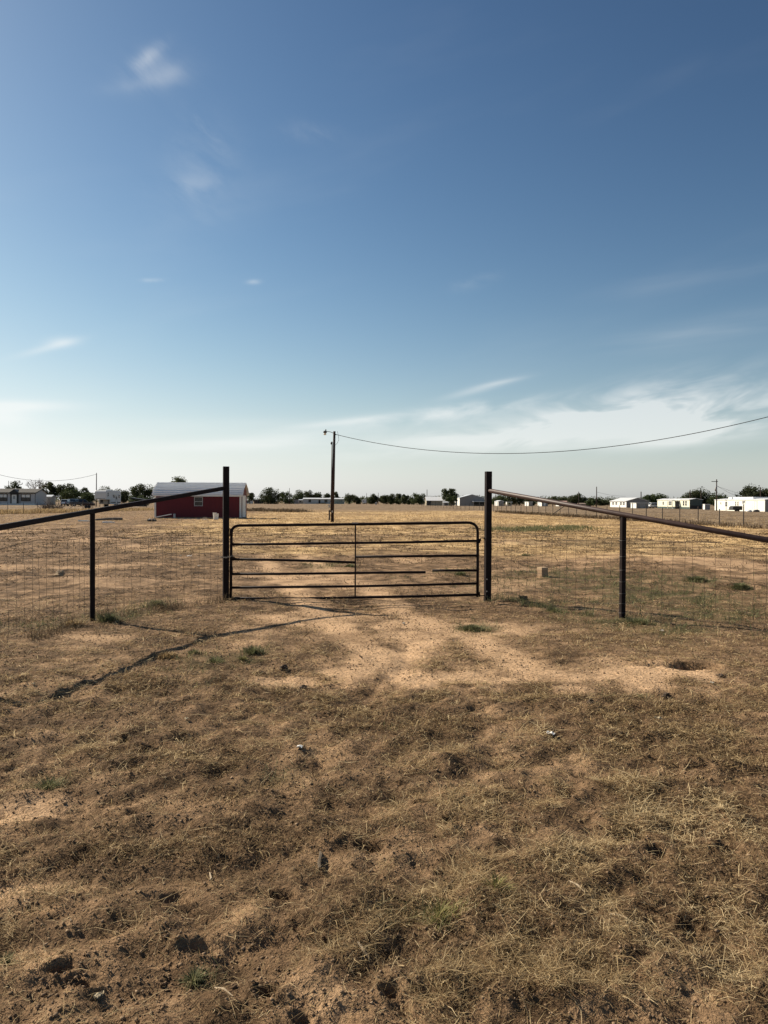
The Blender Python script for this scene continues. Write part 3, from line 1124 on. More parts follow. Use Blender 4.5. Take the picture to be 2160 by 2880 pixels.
gpart('centre_brace', MB().box(c0.x - .012, c0.x + .012, GY - .030, GY - .0215, c1.z - .01, c0.z + .012), smooth=False)
for (pa, pb) in (((651, 1487), (650, 1507)), ((650, 1595), (650, 1611))):
    gpart('sleeve', tubepx([pa, pb], .030, 12))
gpart('latch_plate', MB().prism([(G(654, 1564).x, G(654, 1564).z), (G(668, 1570).x, G(668, 1570).z), (G(654, 1572).x, G(654, 1572).z)], 'y', GY - .028, GY - .022), smooth=False)
t0, t1 = G(990, 1471), G(1008, 1471)
gpart('tag', MB().box(t0.x, t1.x, GY - .024, GY - .0175, t0.z - .006, t0.z + .011), mat('worn_label', (.30, .29, .28), .6), smooth=False)
# hinges: bent rods from the upright to the right post
hp = [(1343, 1521), (1352, 1521), (1352, 1513), (1361, 1513), (1366, 1519)]
gpart('hinge', tubepx(hp, .010, 8))
gpart('hinge', tubepx([(1343, 1670), (1349, 1670), (1350, 1675), (1366, 1675)], .010, 8))
gpart('hinge_collar', tubepx([(1348, 1665), (1348, 1678)], .014, 8))
gpart('hinge_collar', tubepx([(1349, 1515), (1349, 1527)], .014, 8))

# chain that holds the gate to the left post
CH = thing('gate_chain', 'short steel chain tying the gate to the tall left post', 'chain', tuple(G(636, 1566, -.09)))
for i in range(9):
    px = 623 + i * 4.3
    c = G(px, 1566 + 2.5 * math.sin(i * .6), -.075 - .02 * math.sin(i * .35)) - CH.location
    u, v = (Vector((1, 0, 0)), Vector((0, 0, 1))) if i % 2 else (Vector((1, 0, 0)), Vector((0, 1, 0)))
    MB().tube([c + u * (.021 * math.cos(a)) + v * (.012 * math.sin(a)) for a in [2 * math.pi * k / 10 for k in range(11)]], 0.0045, 6).build('chain_link', mat('dull_chain', (.16, .15, .14), .5, .6, .2, 30), CH, smooth=True)


# ================================================================== BUILDINGS
def window_part(parent, side, a, z, w, h, off, frame_m, pane_m, mull=(0, 1), t=.06):
    """window on a wall: side 'front' (a = x, plane y=off), 'left'/'right' (a = y, plane x=off)"""
    sg = -1 if side in ('front', 'left') else 1

    def bx(mb, a0, a1, z0, z1, d0, d1):
        p0, p1 = sorted((off + sg * d0, off + sg * d1))
        if side == 'front':
            mb.box(a0, a1, p0, p1, z0, z1)
        else:
            mb.box(p0, p1, a0, a1, z0, z1)
    f = MB()
    bx(f, a - w / 2 - t, a + w / 2 + t, z + h / 2, z + h / 2 + t, 0, .05)
    bx(f, a - w / 2 - t, a + w / 2 + t, z - h / 2 - t, z - h / 2, 0, .06)
    bx(f, a - w / 2 - t, a - w / 2, z - h / 2, z + h / 2, 0, .05)
    bx(f, a + w / 2, a + w / 2 + t, z - h / 2, z + h / 2, 0, .05)
    for i in range(mull[0]):
        c = a - w / 2 + w * (i + 1) / (mull[0] + 1)
        bx(f, c - t * .5, c + t * .5, z - h / 2, z + h / 2, .012, .045)
    for i in range(mull[1]):
        c = z - h / 2 + h * (i + 1) / (mull[1] + 1)
        bx(f, a - w / 2, a + w / 2, c - t * .4, c + t * .4, .012, .04)
    win = f.build('window', frame_m, parent)
    p = MB()
    bx(p, a - w / 2, a + w / 2, z - h / 2, z + h / 2, 0, .01)
    p.build('pane', pane_m, win)
    return win


def door_part(parent, side, a, w, h, off, m, z0=.1, frame_m=None, pane=None):
    sg = -1 if side in ('front', 'left') else 1

    def bx(mb, a0, a1, z0_, z1_, d0, d1):
        p0, p1 = sorted((off + sg * d0, off + sg * d1))
        if side == 'front':
            mb.box(a0, a1, p0, p1, z0_, z1_)
        else:
            mb.box(p0, p1, a0, a1, z0_, z1_)
    d = MB()
    bx(d, a - w / 2, a + w / 2, z0, z0 + h, 0, .03)
    dd = d.build('door', m, parent)
    f = MB()
    t = .07
    bx(f, a - w / 2 - t, a - w / 2, z0, z0 + h + t, 0, .045)
    bx(f, a + w / 2, a + w / 2 + t, z0, z0 + h + t, 0, .045)
    bx(f, a - w / 2, a + w / 2, z0 + h, z0 + h + t, 0, .045)
    f.build('door_frame', frame_m or m, dd)
    k = MB()
    bx(k, a + w * .36, a + w * .44, z0 + h * .46, z0 + h * .5, .03, .075)
    k.build('handle', CHAINM, dd)
    if pane:
        p = MB()
        bx(p, a - w * .3, a + w * .3, z0 + h * .5, z0 + h * .9, .03, .036)
        p.build('pane', pane, dd)
    return dd


def hall(name, label, cat, pxA, pxB, D, depth, wh, rise, ridge, wall_m, roof_m, over=.25, sides=None, base=0.0, thick=.12):
    """box building, axis aligned: front from pxA to pxB at distance D; ridge 'x' or 'y' or 'flat'"""
    xa, xb = gx(pxA, D), gx(pxB, D)
    w = xb - xa
    root = thing(name, label, cat, (xa, D, gz((xa + xb) / 2, D)))
    z0 = base
    wb = MB()
    if ridge == 'x':
        wb.prism([(0, z0), (depth, z0), (depth, wh), (depth / 2, wh + rise), (0, wh)], 'x', 0, w)
    elif ridge == 'y':
        wb.prism([(0, z0), (w, z0), (w, wh), (w / 2, wh + rise), (0, wh)], 'y', 0, depth)
    else:
        wb.box(0, w, 0, depth, z0, wh)
    wb.build('wall', wall_m, root)
    if ridge == 'x':
        s = rise / (depth / 2)
        e = over
        for (ya, yb) in ((-e, depth / 2), (depth + e, depth / 2)):
            za, zb = wh - s * e + .01, wh + rise + .01
            MB().prism([(ya, za), (yb, zb), (yb, zb + thick), (ya, za + thick)], 'x', -over, w + over).build('roof', roof_m, root)
    elif ridge == 'y':
        s = rise / (w / 2)
        e = over
        for (xa_, xb_) in ((-e, w / 2), (w + e, w / 2)):
            za, zb = wh - s * e + .01, wh + rise + .01
            MB().prism([(xa_, za), (xb_, zb), (xb_, zb + thick), (xa_, za + thick)], 'y', -over, depth + over).build('roof', roof_m, root)
    else:
        MB().box(-over, w + over, -over, depth + over, wh + .003, wh + thick).build('roof', roof_m, root)
    return root, w


GLASS = mat('dark_glass', (.015, .018, .022), .12, 0, .1, 2, 0, .6)
GREYW = mat('grey_metal_and_shaded_wall', (.23, .225, .22), .55, .2, .06, .5)  # grey metal, and the shaded fronts of white sheds and homes
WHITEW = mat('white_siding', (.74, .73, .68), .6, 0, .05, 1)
CREAMW = mat('cream_siding', (.72, .72, .56), .6, 0, .05, 1)
WHITER = mat('white_metal_roof', (.76, .76, .75), .45, .2, .05, 1)
TINR = mat('galvanised_roof', (.66, .68, .70), .42, .15, .08, 2)
DARKR = mat('dark_shingle_roof', (.06, .055, .05), .85, 0, .2, 3)
BLACKP = mat('black_trim_and_shade', (.02, .02, .02), .6)  # black trim, and the sheets painted as shade in openings
SHEDR = mat('bright_tin_roof', (.76, .77, .78), .35, .05, .05, 2)
TANW = mat('tan_wall', (.34, .30, .22), .8, 0, .12, 1)
REDW = mat('red_board_siding', (.105, .0045, .011), .6, 0, .08, 1.5)
REDD = mat('dark_red_gable', (.12, .035, .025), .7, 0, .15, 2)
GREENW = mat('dark_green_wall', (.06, .085, .08), .6, 0, .1, 1)
OLIVEW = mat('pale_green_wall', (.40, .44, .36), .7, 0, .1, 1)
WOODM = mat('weathered_wood', (.20, .15, .11), .9, 0, .25, 6)
POLEM = mat('dark_pole_wood', (.036, .020, .016), .85, 0, .3, 5)
DARKM = mat('dark_metal', (.03, .03, .032), .6)
RUBBER = mat('tyre_rubber', (.015, .015, .015), .9)


# ---- red shed with a gambrel tin roof
def red_shed():
    D = 72.4
    xa, xb = at(435, 1450, D).x, at(677, 1450, D).x
    w = xb - xa
    dep = 3.3
    root = thing('red_shed', 'dark red barn style shed with pale metal gambrel roof', 'shed', (xa, D, gz(xa, D)), math.radians(0.8))
    k = D / F
    eave, brk, rdg = 66 * k, 83 * k, 100 * k
    MB().prism([(0, .12), (dep, .12), (dep, eave), (dep * .86, brk - .03), (dep / 2, rdg - .05), (dep * .14, brk - .03), (0, eave)], 'x', 0, w).build('wall', REDW, root)
    # board joints: thin vertical battens
    n = 20
    me = None
    for i in range(1, n):
        b = MB().box(-.012, .012, -.012, 0.0, .14, eave - .02)
        o = b.build('batten', REDW, root)
        o.location = (w * i / n, 0, 0)
    # roof: lower steep slope and upper flat slope each side, ribs run along the length
    oh = .22
    def slope(y0, z0, y1, z1, nrib, nm):
        dy, dz = y1 - y0, z1 - z0
        L = math.hypot(dy, dz)
        ny, nz = -dz / L, dy / L
        if nz < 0:
            ny, nz = -ny, -nz
        t = .03
        r = MB().prism([(y0, z0), (y1, z1), (y1 + ny * t, z1 + nz * t), (y0 + ny * t, z0 + nz * t)], 'x', -oh, w + oh).build('roof', SHEDR, root)
        for i in range(nrib):
            f = (i + .5) / nrib
            cy, cz = y0 + dy * f, z0 + dz * f
            ty, tz = dy / L * .045, dz / L * .045
            a = t + .002
            b = t + .075
            MB().prism([(cy - ty + ny * a, cz - tz + nz * a), (cy + ty + ny * a, cz + tz + nz * a), (cy + ty * .5 + ny * b, cz + tz * .5 + nz * b), (cy - ty * .5 + ny * b, cz - tz * .5 + nz * b)], 'x', -oh, w + oh).build('rib', SHEDR, r)
    slope(-.16, eave - .02, dep * .12, brk, 3, 'front')
    slope(dep * .12, brk + .004, dep / 2, rdg, 4, 'front')
    slope(dep + .16, eave - .02, dep * .88, brk, 3, 'back')
    slope(dep * .88, brk + .004, dep / 2, rdg, 4, 'back')
    MB().tube([(-oh, dep / 2, rdg + .03), (w + oh, dep / 2, rdg + .03)], .05, 6).build('ridge_cap', SHEDR, root)
    for x0, x1 in ((-.02, .13), (w - .13, w + .02)):
        MB().box(x0, x1, -.03, -.002, .1, eave).build('corner_trim', WHITEW, root)
    MB().box(w + .002, w + .03, -.03, .12, .1, eave).build('corner_trim', WHITEW, root)
    MB().box(-.15, w + .15, -.20, -.15, eave - .14, eave + .01).build('fascia', WHITEW, root)
    wx = (558 - 435) * k
    window_part(root, 'front', wx, (1456 - 1408.5) * k, 25 * k - .12, 23 * k, -.002, mat('grey_white_trim', (.48, .47, .45), .6), GLASS, (0, 1), .045)
    door_part(root, 'right', 1.55, 1.7, 2.0, w + .002, WHITEW, .12, WHITEW)
    MB().box(-.02, w + .02, .02, dep - .02, -.1, .12).build('skid', WOODM, root)


red_shed()

# ---- left: pale manufactured house with a black porch gable
hD = 230
HO, hw = hall('manufactured_house', 'pale grey manufactured house with dark roof and black porch gable', 'house', -150, 100, hD, 7.5, 3.75, 1.1, 'x', mat('pale_grey_siding', (.46, .46, .46), .7, 0, .05, .7), DARKR, .3)
k = hD / F
def hx(px): return (px + 150) * k
MB().prism([(hx(28), 3.4), (hx(54), 3.4), (hx(54), 3.75), (hx(41), 4.75), (hx(28), 3.75)], 'y', -.5, 3.2).build('porch_gable', BLACKP, HO)
MB().box(hx(29), hx(53), -.03, -.002, .4, 3.4).build('porch_panel', BLACKP, HO)
door_part(HO, 'front', hx(40), 12 * k, 2.55, -.033, WHITEW, .5, WHITEW, mat('curtain', (.35, .36, .36), .7))
for (pa, pb) in ((-2, 20), (60, 85)):
    window_part(HO, 'front', hx((pa + pb) / 2), 2.25, (pb - pa) * k, 1.9, -.002, BLACKP, GLASS, (1, 1), .14)
    MB().box(hx(pa) + .12, hx(pb) - .12, -.02, -.0135, 2.28, 3.15).build('blind', WHITEW, HO)
for px in (-1, 56, 99):
    MB().box(hx(px) - .08, hx(px) + .08, -.025, -.002, .3, 3.75).build('trim', BLACKP, HO)
MB().box(0, hw, -.045, -.003, 0.0, .45).build('skirting', WHITEW, HO)
MB().box(-.3, hw + .3, -.36, -.31, 3.50, 3.72).build('fascia', BLACKP, HO)
MB().prism([(-.36, 3.5), (3.75, 4.78), (7.86, 3.5), (7.86, 3.72), (3.75, 5.0), (-.36, 3.72)], 'x', hw + .301, hw + .36).build('rake_board', BLACKP, HO)

SH, w = hall('garden_shed', 'small plain grey shed right beside the manufactured house', 'shed', 127, 145, 245, 3, 2.6, .5, 'x', mat('grey_siding', (.40, .40, .38), .7), TINR, .15)
door_part(SH, 'front', w * .62, .9, 2.0, -.002, GREYW, .1)
window_part(SH, 'front', w * .2, 1.7, .5, .5, -.002, WHITEP, GLASS)
# carport behind it
CP = thing('carport', 'open carport with flat pale metal roof beside the grey shed', 'carport', (gx(150, 250), 250, 0))
MB().box(-.3, 2.9, -.2, 4.5, 2.62, 2.78).build('roof', TINR, CP)
for x, y in ((0, 0), (2.6, 0), (0, 4.2), (2.6, 4.2)):
    MB().box(x - .06, x + .06, y - .06, y + .06, 0, 2.62).build('post', GREYW, CP)


# ---- vehicles
def wheel(parent, x, y, r, w):
    t = MB()
    n = 18
    pts = []
    prof = [(-w / 2, r * .62), (-w / 2, r * .94), (-w * .35, r), (w * .35, r), (w / 2, r * .94), (w / 2, r * .62)]
    vs = [(x + r_ * math.cos(2 * math.pi * j / n), y + a, r + r_ * math.sin(2 * math.pi * j / n)) for a, r_ in prof for j in range(n)]
    fs = [(i * n + j, i * n + (j + 1) % n, (i + 1) * n + (j + 1) % n, (i + 1) * n + j) for i in range(len(prof) - 1) for j in range(n)]
    t.add(vs, fs)
    wh = t.build('wheel', RUBBER, parent, smooth=True)
    h = MB().add([(x + r * .64 * math.cos(2 * math.pi * j / n), y + a, r + r * .64 * math.sin(2 * math.pi * j / n)) for a in (-w * .35, w * .35) for j in range(n)],
                 [tuple(range(n)), tuple(range(2 * n - 1, n - 1, -1))] + [(j, j + n, (j + 1) % n + n, (j + 1) % n) for j in range(n)])
    h.build('rim', CHAINM, wh)


def vehicle(name, label, cat, px, D, rz, paint, kind, group=None, ln=4.9, wd=1.95):
    root = thing(name, label, cat, (gx(px, D), D, gz(gx(px, D), D)), rz, group)
    hw_ = wd / 2
    if kind == 'suv':
        low = [(-2.4, .45), (-2.45, .75), (-2.35, 1.05), (2.35, 1.05), (2.45, .9), (2.45, .45)]
        cab = [(-2.30, 1.05), (-2.05, 1.72), (.55, 1.74), (1.25, 1.06)]
        gl = [(-2.12, 1.12), (-1.93, 1.62), (.48, 1.64), (1.02, 1.12)]
    else:
        low = [(-2.8, .55), (-2.85, .8), (-2.8, 1.15), (2.6, 1.12), (2.8, .95), (2.8, .5)]
        cab = [(-.9, 1.13), (-.75, 1.88), (.75, 1.9), (1.45, 1.12)]
        gl = [(-.78, 1.2), (-.66, 1.78), (.68, 1.8), (1.2, 1.2)]
    MB().prism(low, 'y', -hw_, hw_).build('body', paint, root, bevel=.06)
    c = MB()
    n = len(cab)
    vs = []
    for s in (-1, 1):
        for i, (x, z) in enumerate(cab):
            vs.append((x, s * (hw_ - .03 - (.16 if z > 1.3 else 0)), z))
    c.add(vs, [tuple(range(n)), tuple(range(2 * n - 1, n - 1, -1))] + [(i, i + n, (i + 1) % n + n, (i + 1) % n) for i in range(n)])
    c.build('cabin', paint, root, bevel=.04)
    for s in (-1, 1):
        g = MB()
        vs = [(x, s * (hw_ - .02 - (.155 if z > 1.4 else 0)), z) for x, z in gl]
        vs += [(x, y - s * .02, z) for x, y, z in vs]
        g.add(vs, [(0, 1, 2, 3), (7, 6, 5, 4)] + [(i, (i + 1) % 4, (i + 1) % 4 + 4, i + 4) for i in range(4)])
        g.build('side_window', GLASS, root)
    # windscreen and rear glass, a touch proud of the cabin
    def pane(i, j, nm, d):
        (xa, za), (xb, zb) = cab[i], cab[j]
        mb = MB()
        a, b = .12, .88
        p = [(xa + (xb - xa) * a, za + (zb - za) * a), (xa + (xb - xa) * b, za + (zb - za) * b)]
        ya, yb = hw_ - .14, hw_ - .26
        vs = [(p[0][0] + d, -ya, p[0][1]), (p[0][0] + d, ya, p[0][1]), (p[1][0] + d, yb, p[1][1]), (p[1][0] + d, -yb, p[1][1])]
        vs += [(x - d * .9, y, z) for x, y, z in vs]
        mb.add(vs, [(0, 1, 2, 3), (7, 6, 5, 4)] + [(q, (q + 1) % 4, (q + 1) % 4 + 4, q + 4) for q in range(4)])
        mb.build(nm, GLASS, root)
    pane(0, 1, 'rear_window', -.015)
    pane(3, 2, 'windscreen', .015)
    if kind != 'suv':
        b = MB()
        b.box(-2.7, -1.0, -hw_ + .12, hw_ - .12, 1.16, 1.165)
        b.build('truck_bed', BLACKP, root)
    xr = low[0][0]
    for s in (-1, 1):
        MB().box(xr - .075, xr - .02, s * (hw_ - .18) - .1, s * (hw_ - .18) + .1, .82, 1.0).build('tail_light', mat('red_lens', (.35, .01, .01), .3), root)
        MB().box(low[-1][0] + .0, low[-1][0] + .05, s * (hw_ - .28) - .18, s * (hw_ - .28) + .18, .72, .86).build('headlight', mat('clear_lens', (.7, .7, .68), .2), root)
    MB().box(xr - .14, xr - .02, -hw_ + .05, hw_ - .05, .42, .6).build('bumper', DARKM if paint != DARKM else CHAINM, root, bevel=.02)
    MB().box(xr - .085, xr - .055, -.26, .26, .63, .76).build('number_plate', WHITEP, root)
    for x in (-1.45 if kind == 'suv' else -1.75, 1.55 if kind == 'suv' else 1.8):
        for s in (-1, 1):
            wheel(root, x, s * (hw_ - .13), .37, .24)
    return root


PAINTW = mat('white_car_paint', (.72, .73, .74), .3, 0, .03, 1, 0, .5)
PAINTB = mat('black_car_paint', (.018, .022, .03), .25, 0, .05, 1, 0, .5)
PAINTBL = mat('blue_grey_car_paint', (.12, .16, .20), .3, 0, .05, 1, 0, .5)
vehicle('parked_car', 'white estate car parked left of the dark pickups', 'car', 187, 208, math.radians(98), PAINTW, 'suv', 'vehicles parked by the house')
vehicle('pickup_truck', 'blue grey pickup parked between white car and black pickup', 'truck', 209, 206, math.radians(80), PAINTBL, 'pickup', 'vehicles parked by the house')
vehicle('pickup_truck', 'black pickup truck parked nearest the white camper', 'truck', 230, 200, math.radians(20), PAINTB, 'pickup', 'vehicles parked by the house')


# ---- fifth wheel camper
def camper():
    D = 182
    k = D / F
    root = thing('camper_trailer', 'white fifth wheel camper trailer with raised nose left of red shed', 'camper', (gx(266, D), D, 0), math.radians(-9))
    RVW = mat('camper_white', (.62, .62, .60), .5, 0, .05, 1)
    w = 2.9
    # profile along local y (length), nose toward the camera
    prof = [(0, 1.75), (0, 3.55), (.35, 4.0), (2.0, 4.05), (7.2, 3.8), (7.2, .65), (2.1, .65), (2.1, 1.75)]
    MB().prism(prof, 'x', 0, w).build('body', RVW, root, bevel=.12)
    MB().box(.1, w - .1, 1.95, 2.09, .75, 1.7).build('storage_panel', mat('camper_grey', (.36, .35, .33), .6), root)
    MB().box(.25, w - .25, -.03, -.002, 1.95, 2.02).build('stripe', DARKM, root)
    MB().box(w + .002, w + .015, 2.2, 7.1, 1.0, 1.2).build('stripe', DARKM, root)
    MB().box(w / 2 - .2, w / 2 + .2, .5, .8, 1.0, 1.75).build('hitch_pin', DARKM, root)
    for x in (.35, w - .35):
        MB().box(x - .05, x + .05, 1.7, 1.8, .05, 1.75).build('landing_leg', DARKM, root)
    for y, z, ww, h in ((.9, 3.0, .5, .9), (3.6, 2.6, 1.0, .7), (6.2, 2.6, .8, .7)):
        window_part(root, 'right', y, z, ww, h, w + .002, WHITEP, GLASS, (0, 1), .05)
    door_part(root, 'right', 4.9, .75, 1.9, w + .002, RVW, .9, CHAINM, GLASS)
    MB().box(-.75, -.002, 3.2, 6.2, .9, 3.3).build('slide_out', RVW, root, bevel=.05)
    MB().box(w * .35, w * .65, 3.0, 4.0, 4.02, 4.28).build('air_conditioner', WHITEW, root, bevel=.06)
    for y in (4.6, 5.5):
        for x in (.12, w - .12):
            mb = MB()
            n = 16
            mb.add([(x + a, y + .4 * math.cos(2 * math.pi * j / n), .4 + .4 * math.sin(2 * math.pi * j / n)) for a in (-.11, .11) for j in range(n)],
                   [tuple(range(n)), tuple(range(2 * n - 1, n - 1, -1))] + [(j, j + n, (j + 1) % n + n, (j + 1) % n) for j in range(n)])
            mb.build('wheel', RUBBER, root)


camper()
# low dark flatbed trailer near the camper, and a dark roofed shelter right of it
FT = thing('flatbed_trailer', 'rusty dark flatbed trailer standing in front of the camper', 'trailer', (gx(248, 150), 150, 0))
MB().box(-.9, 1.1, -.5, .7, .55, 1.0).build('bed', mat('rust_dark', (.05, .03, .022), .8), FT)
for x in (-.85, 1.05):
    MB().box(x - .04, x + .04, -.45, -.37, 0.0, 1.6).build('stake', WOODM, FT)
for x in (-.2, .4):
    MB().tube([(x, -.62, .33), (x, -.5, .33)], .33, 14).build('wheel', RUBBER, FT)
MB().tube([(-.9, 0, .5), (-2.0, 0, .42)], .05, 6).build('tongue', DARKM, FT)
ST = thing('lean_to_shelter', 'dark roofed open shelter between camper and red shed', 'shelter', (gx(366, 190), 190, 0))
MB().prism([(0, 2.0), (3.4, 1.65), (3.4, 1.85), (0, 2.35)], 'y', 0, 3).build('roof', DARKM, ST)
for x in (.1, 3.2):
    for y in (.1, 2.9):
        MB().box(x - .05, x + .05, y - .05, y + .05, 0, 1.68).build('post', WOODM, ST)
MB().box(.2, 3.1, 2.80, 2.86, .1, 1.3).build('back_panel', DARKM, ST)

# ---- centre, far away
B1, w = hall('trailer_home', 'short white trailer just right of the red shed, far behind', 'trailer', 688, 709, 430, 3.5, 2.0, .25, 'x', WHITEW, WHITER, .1)
window_part(B1, 'front', w * .5, 1.0, 2.2, .7, -.002, BLACKP, GLASS, (1, 0))
B2 = thing('open_shed', 'long low open fronted shed beside the short white trailer', 'shed', (gx(711, 425), 425, 0))
MB().prism([(-.2, 2.35), (5.2, 2.35), (5.2, 2.1), (-.2, 2.1)], 'y', -.2, 4).build('roof', TINR, B2)
for i in range(5):
    MB().box(i * 1.22 - .07, i * 1.22 + .07, 0, .14, 0, 2.1).build('post', WOODM, B2)
MB().box(0, 5, 3.7, 3.8, 0, 2.1).build('back_wall', DARKM, B2)
B3, w = hall('storage_shed', 'grey flat roofed shed between round bush and long white home', 'shed', 815, 838, 450, 4, 2.6, .3, 'flat', GREYW, DARKM, .3)
door_part(B3, 'front', w * .4, 1.2, 2.0, -.002, TANW)
B4, w = hall('mobile_home', 'long low white mobile home with bright roof behind light pole', 'house', 853, 967, 458, 6, 2.9, .55, 'x', mat('faded_white', (.50, .50, .47), .7, 0, .08, .4), WHITER, .35)
for f, ww in ((.16, 1.3), (.56, 1.6), (.86, 1.2), (.93, .9)):
    window_part(B4, 'front', w * f, 1.75, ww, 1.5, -.002, BLACKP, GLASS, (0, 1), .1)
MB().box(w * .76, w - .02, -.03, -.003, 0.05, 2.85).build('wall_panel', OLIVEW, B4)
door_part(B4, 'front', w * .40, 1.0, 2.1, -.002, DARKM, .2)
MB().box(w * .43, w * .56, -2.2, -.05, .5, .62).build('deck', WOODM, B4)
MB().prism([(w * .30, 0), (w * .43, .62), (w * .43, .5), (w * .33, 0)], 'y', -1.8, -.6).build('ramp', WOODM, B4)
B4b, w2 = hall('annex_shed', 'small pale shed left of the long white mobile home', 'shed', 839, 851, 462, 4, 2.2, .3, 'x', GREYW, TINR, .2)
window_part(B4b, 'front', w2 * .5, 1.3, .9, .8, -.002, BLACKP, GLASS)


def camper_small(px, D, label, ln=4.5, rz=0.0):
    root = thing('travel_trailer', label, 'camper', (gx(px, D), D, 0), rz)
    MB().prism([(0, .5), (ln, .5), (ln, 2.3), (ln - .5, 2.9), (.6, 2.9), (0, 2.0)], 'y', 0, 2.3).build('body', WHITEW, root, bevel=.08)
    window_part(root, 'front', ln * .3, 1.8, .9, .6, -.002, WHITEP, GLASS)
    door_part(root, 'front', ln * .65, .7, 1.7, -.002, WHITEW, .6)
    MB().tube([(ln * .5, -.05, .33), (ln * .5, .15, .33)], .33, 14).build('wheel', RUBBER, root)
    MB().tube([(ln, 1.1, .5), (ln + .9, 1.1, .45)], .05, 6).build('tongue', DARKM, root)


camper_small(1018, 470, 'tiny white travel trailer among bushes right of light pole', 3.0)
camper_small(1132, 480, 'tiny white travel trailer half hidden in dark tree row', 2.2)
WB, w = hall('utility_cabinet', 'small white equipment cabinet at the far edge of the field', 'cabinet', 1055, 1060, 380, .8, 1.1, .05, 'flat', WHITEW, WHITER, .04)
door_part(WB, 'front', w * .5, .5, .8, -.002, GREYW, .1)

B5, w = hall('long_barn', 'tan long barn with bright white roof behind the fence', 'barn', 1200, 1250, 330, 12, 2.1, 1.6, 'x', TANW, WHITER, .3)
for i in range(5):
    MB().box(w * (i + .5) / 5 - .05, w * (i + .5) / 5 + .05, -.03, -.002, .1, 2.1).build('batten', WOODM, B5)
door_part(B5, 'front', w * .12, 1.8, 1.8, -.002, DARKM)
LS, w = hall('low_shed', 'low pale metal shed standing between tan barn and grey barn', 'shed', 1247, 1262, 322, 4, 1.3, .35, 'x', GREYW, TINR, .2)
door_part(LS, 'front', w * .55, 1.0, .95, -.002, DARKM, .05)

# grey gabled barn with a white long side and a lean-to on the front
D = 314
xc = gx(1293, D)
bdep = xc * F / (1280 - 1080) - D
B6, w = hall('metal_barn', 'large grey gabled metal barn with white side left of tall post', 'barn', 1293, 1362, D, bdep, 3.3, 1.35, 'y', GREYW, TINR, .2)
MB().box(-.03, -.002, .02, bdep - .02, .05, 3.28).build('lit_side_sheet', WHITEW, B6)  # sunlit long side set white, the gable left grey
MB().box(5.1, w + 1.0, -3.6, -.01, 1.72, 1.9).build('lean_to_roof', TINR, B6)
for x in (5.2, 7.6, w + .8):
    MB().box(x - .07, x + .07, -3.5, -3.36, 0, 1.72).build('lean_to_post', GREYW, B6)
MB().box(5.4, w, -.03, -.005, .05, 1.7).build('opening_shade_sheet', BLACKP, B6)  # black sheet paints the shade under the lean-to
for i in range(1, 9):
    MB().box(w * i / 9 - .02, w * i / 9 + .02, -.02, -.002, 1.95, 3.25).build('rib', GREYW, B6)


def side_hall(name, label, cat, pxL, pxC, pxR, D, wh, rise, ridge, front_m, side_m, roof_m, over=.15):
    """building right of the view axis: its sunlit left side shows from pxL to pxC, its shaded front, coloured darker, from pxC to pxR"""
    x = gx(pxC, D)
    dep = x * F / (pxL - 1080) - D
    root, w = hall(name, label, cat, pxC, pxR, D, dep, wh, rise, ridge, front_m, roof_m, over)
    MB().box(-.03, -.002, .02, dep - .02, .05, wh - .02).build('lit_side_sheet', side_m, root)  # pale sheet for the sunlit side; front_m carries the shaded tone
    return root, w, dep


R1_, w, dp = side_hall('storage_shed', 'white storage shed nearest the right of the tall gate post', 'shed', 1391, 1402, 1417, 322, 1.9, .35, 'y', GREYW, WHITEW, WHITER)  # white shed, shade of the front put into its grey
door_part(R1_, 'front', w * .5, 1.0, 1.6, -.002, GREYW)
R2_ = thing('open_shed', 'small white open shed on posts beside the white storage shed', 'shed', (gx(1426, 318), 318, 0))
MB().box(-.1, 2.1, -.1, 3, 1.55, 1.75).build('roof', WHITER, R2_)
for x in (0, 1.95):
    for y in (0, 2.8):
        MB().box(x - .06, x + .06, y - .06, y + .06, 0, 1.55).build('post', WHITEW, R2_)
MB().box(-.03, .03, .1, 2.7, .4, 1.5).build('side_panel', WHITEW, R2_)
MB().box(.3, 1.6, .5, 2, .05, .8).build('bale', TANW, R2_)
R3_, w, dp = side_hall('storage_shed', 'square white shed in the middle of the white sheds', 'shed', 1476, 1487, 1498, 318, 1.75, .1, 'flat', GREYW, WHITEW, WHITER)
door_part(R3_, 'front', w * .5, .8, 1.4, -.002, GREYW)
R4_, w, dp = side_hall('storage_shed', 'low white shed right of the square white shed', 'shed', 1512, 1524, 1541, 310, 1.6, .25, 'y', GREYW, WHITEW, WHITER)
door_part(R4_, 'front', w * .5, .9, 1.3, -.002, WHITEW)
R5_, w = hall('small_house', 'small pinkish roofed house just above the sloping pipe', 'house', 1572, 1600, 330, 6, 1.5, .7, 'x', WHITEW, mat('pink_roof', (.42, .27, .22), .8), .3)
window_part(R5_, 'front', w * .4, .9, .9, .6, -.002, WHITEP, GLASS)
R6_, w = hall('low_shelter', 'low brownish shelter roof behind the fence beside a bush', 'shelter', 1630, 1656, 300, 3, 1.0, .35, 'x', TANW, mat('brown_roof', (.25, .19, .15), .8), .2)
door_part(R6_, 'front', w * .3, .7, .8, -.002, DARKM, .05)
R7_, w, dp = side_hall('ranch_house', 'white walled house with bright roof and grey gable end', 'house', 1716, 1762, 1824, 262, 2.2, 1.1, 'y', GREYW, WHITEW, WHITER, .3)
for f in (.15, .32, .6, .8):
    window_part(R7_, 'left', dp * f, 1.4, 2.0, .9, -.032, WHITEP, GLASS, (0, 1), .1)
window_part(R7_, 'front', w * .3, 1.4, .9, .8, -.002, WHITEP, GLASS)
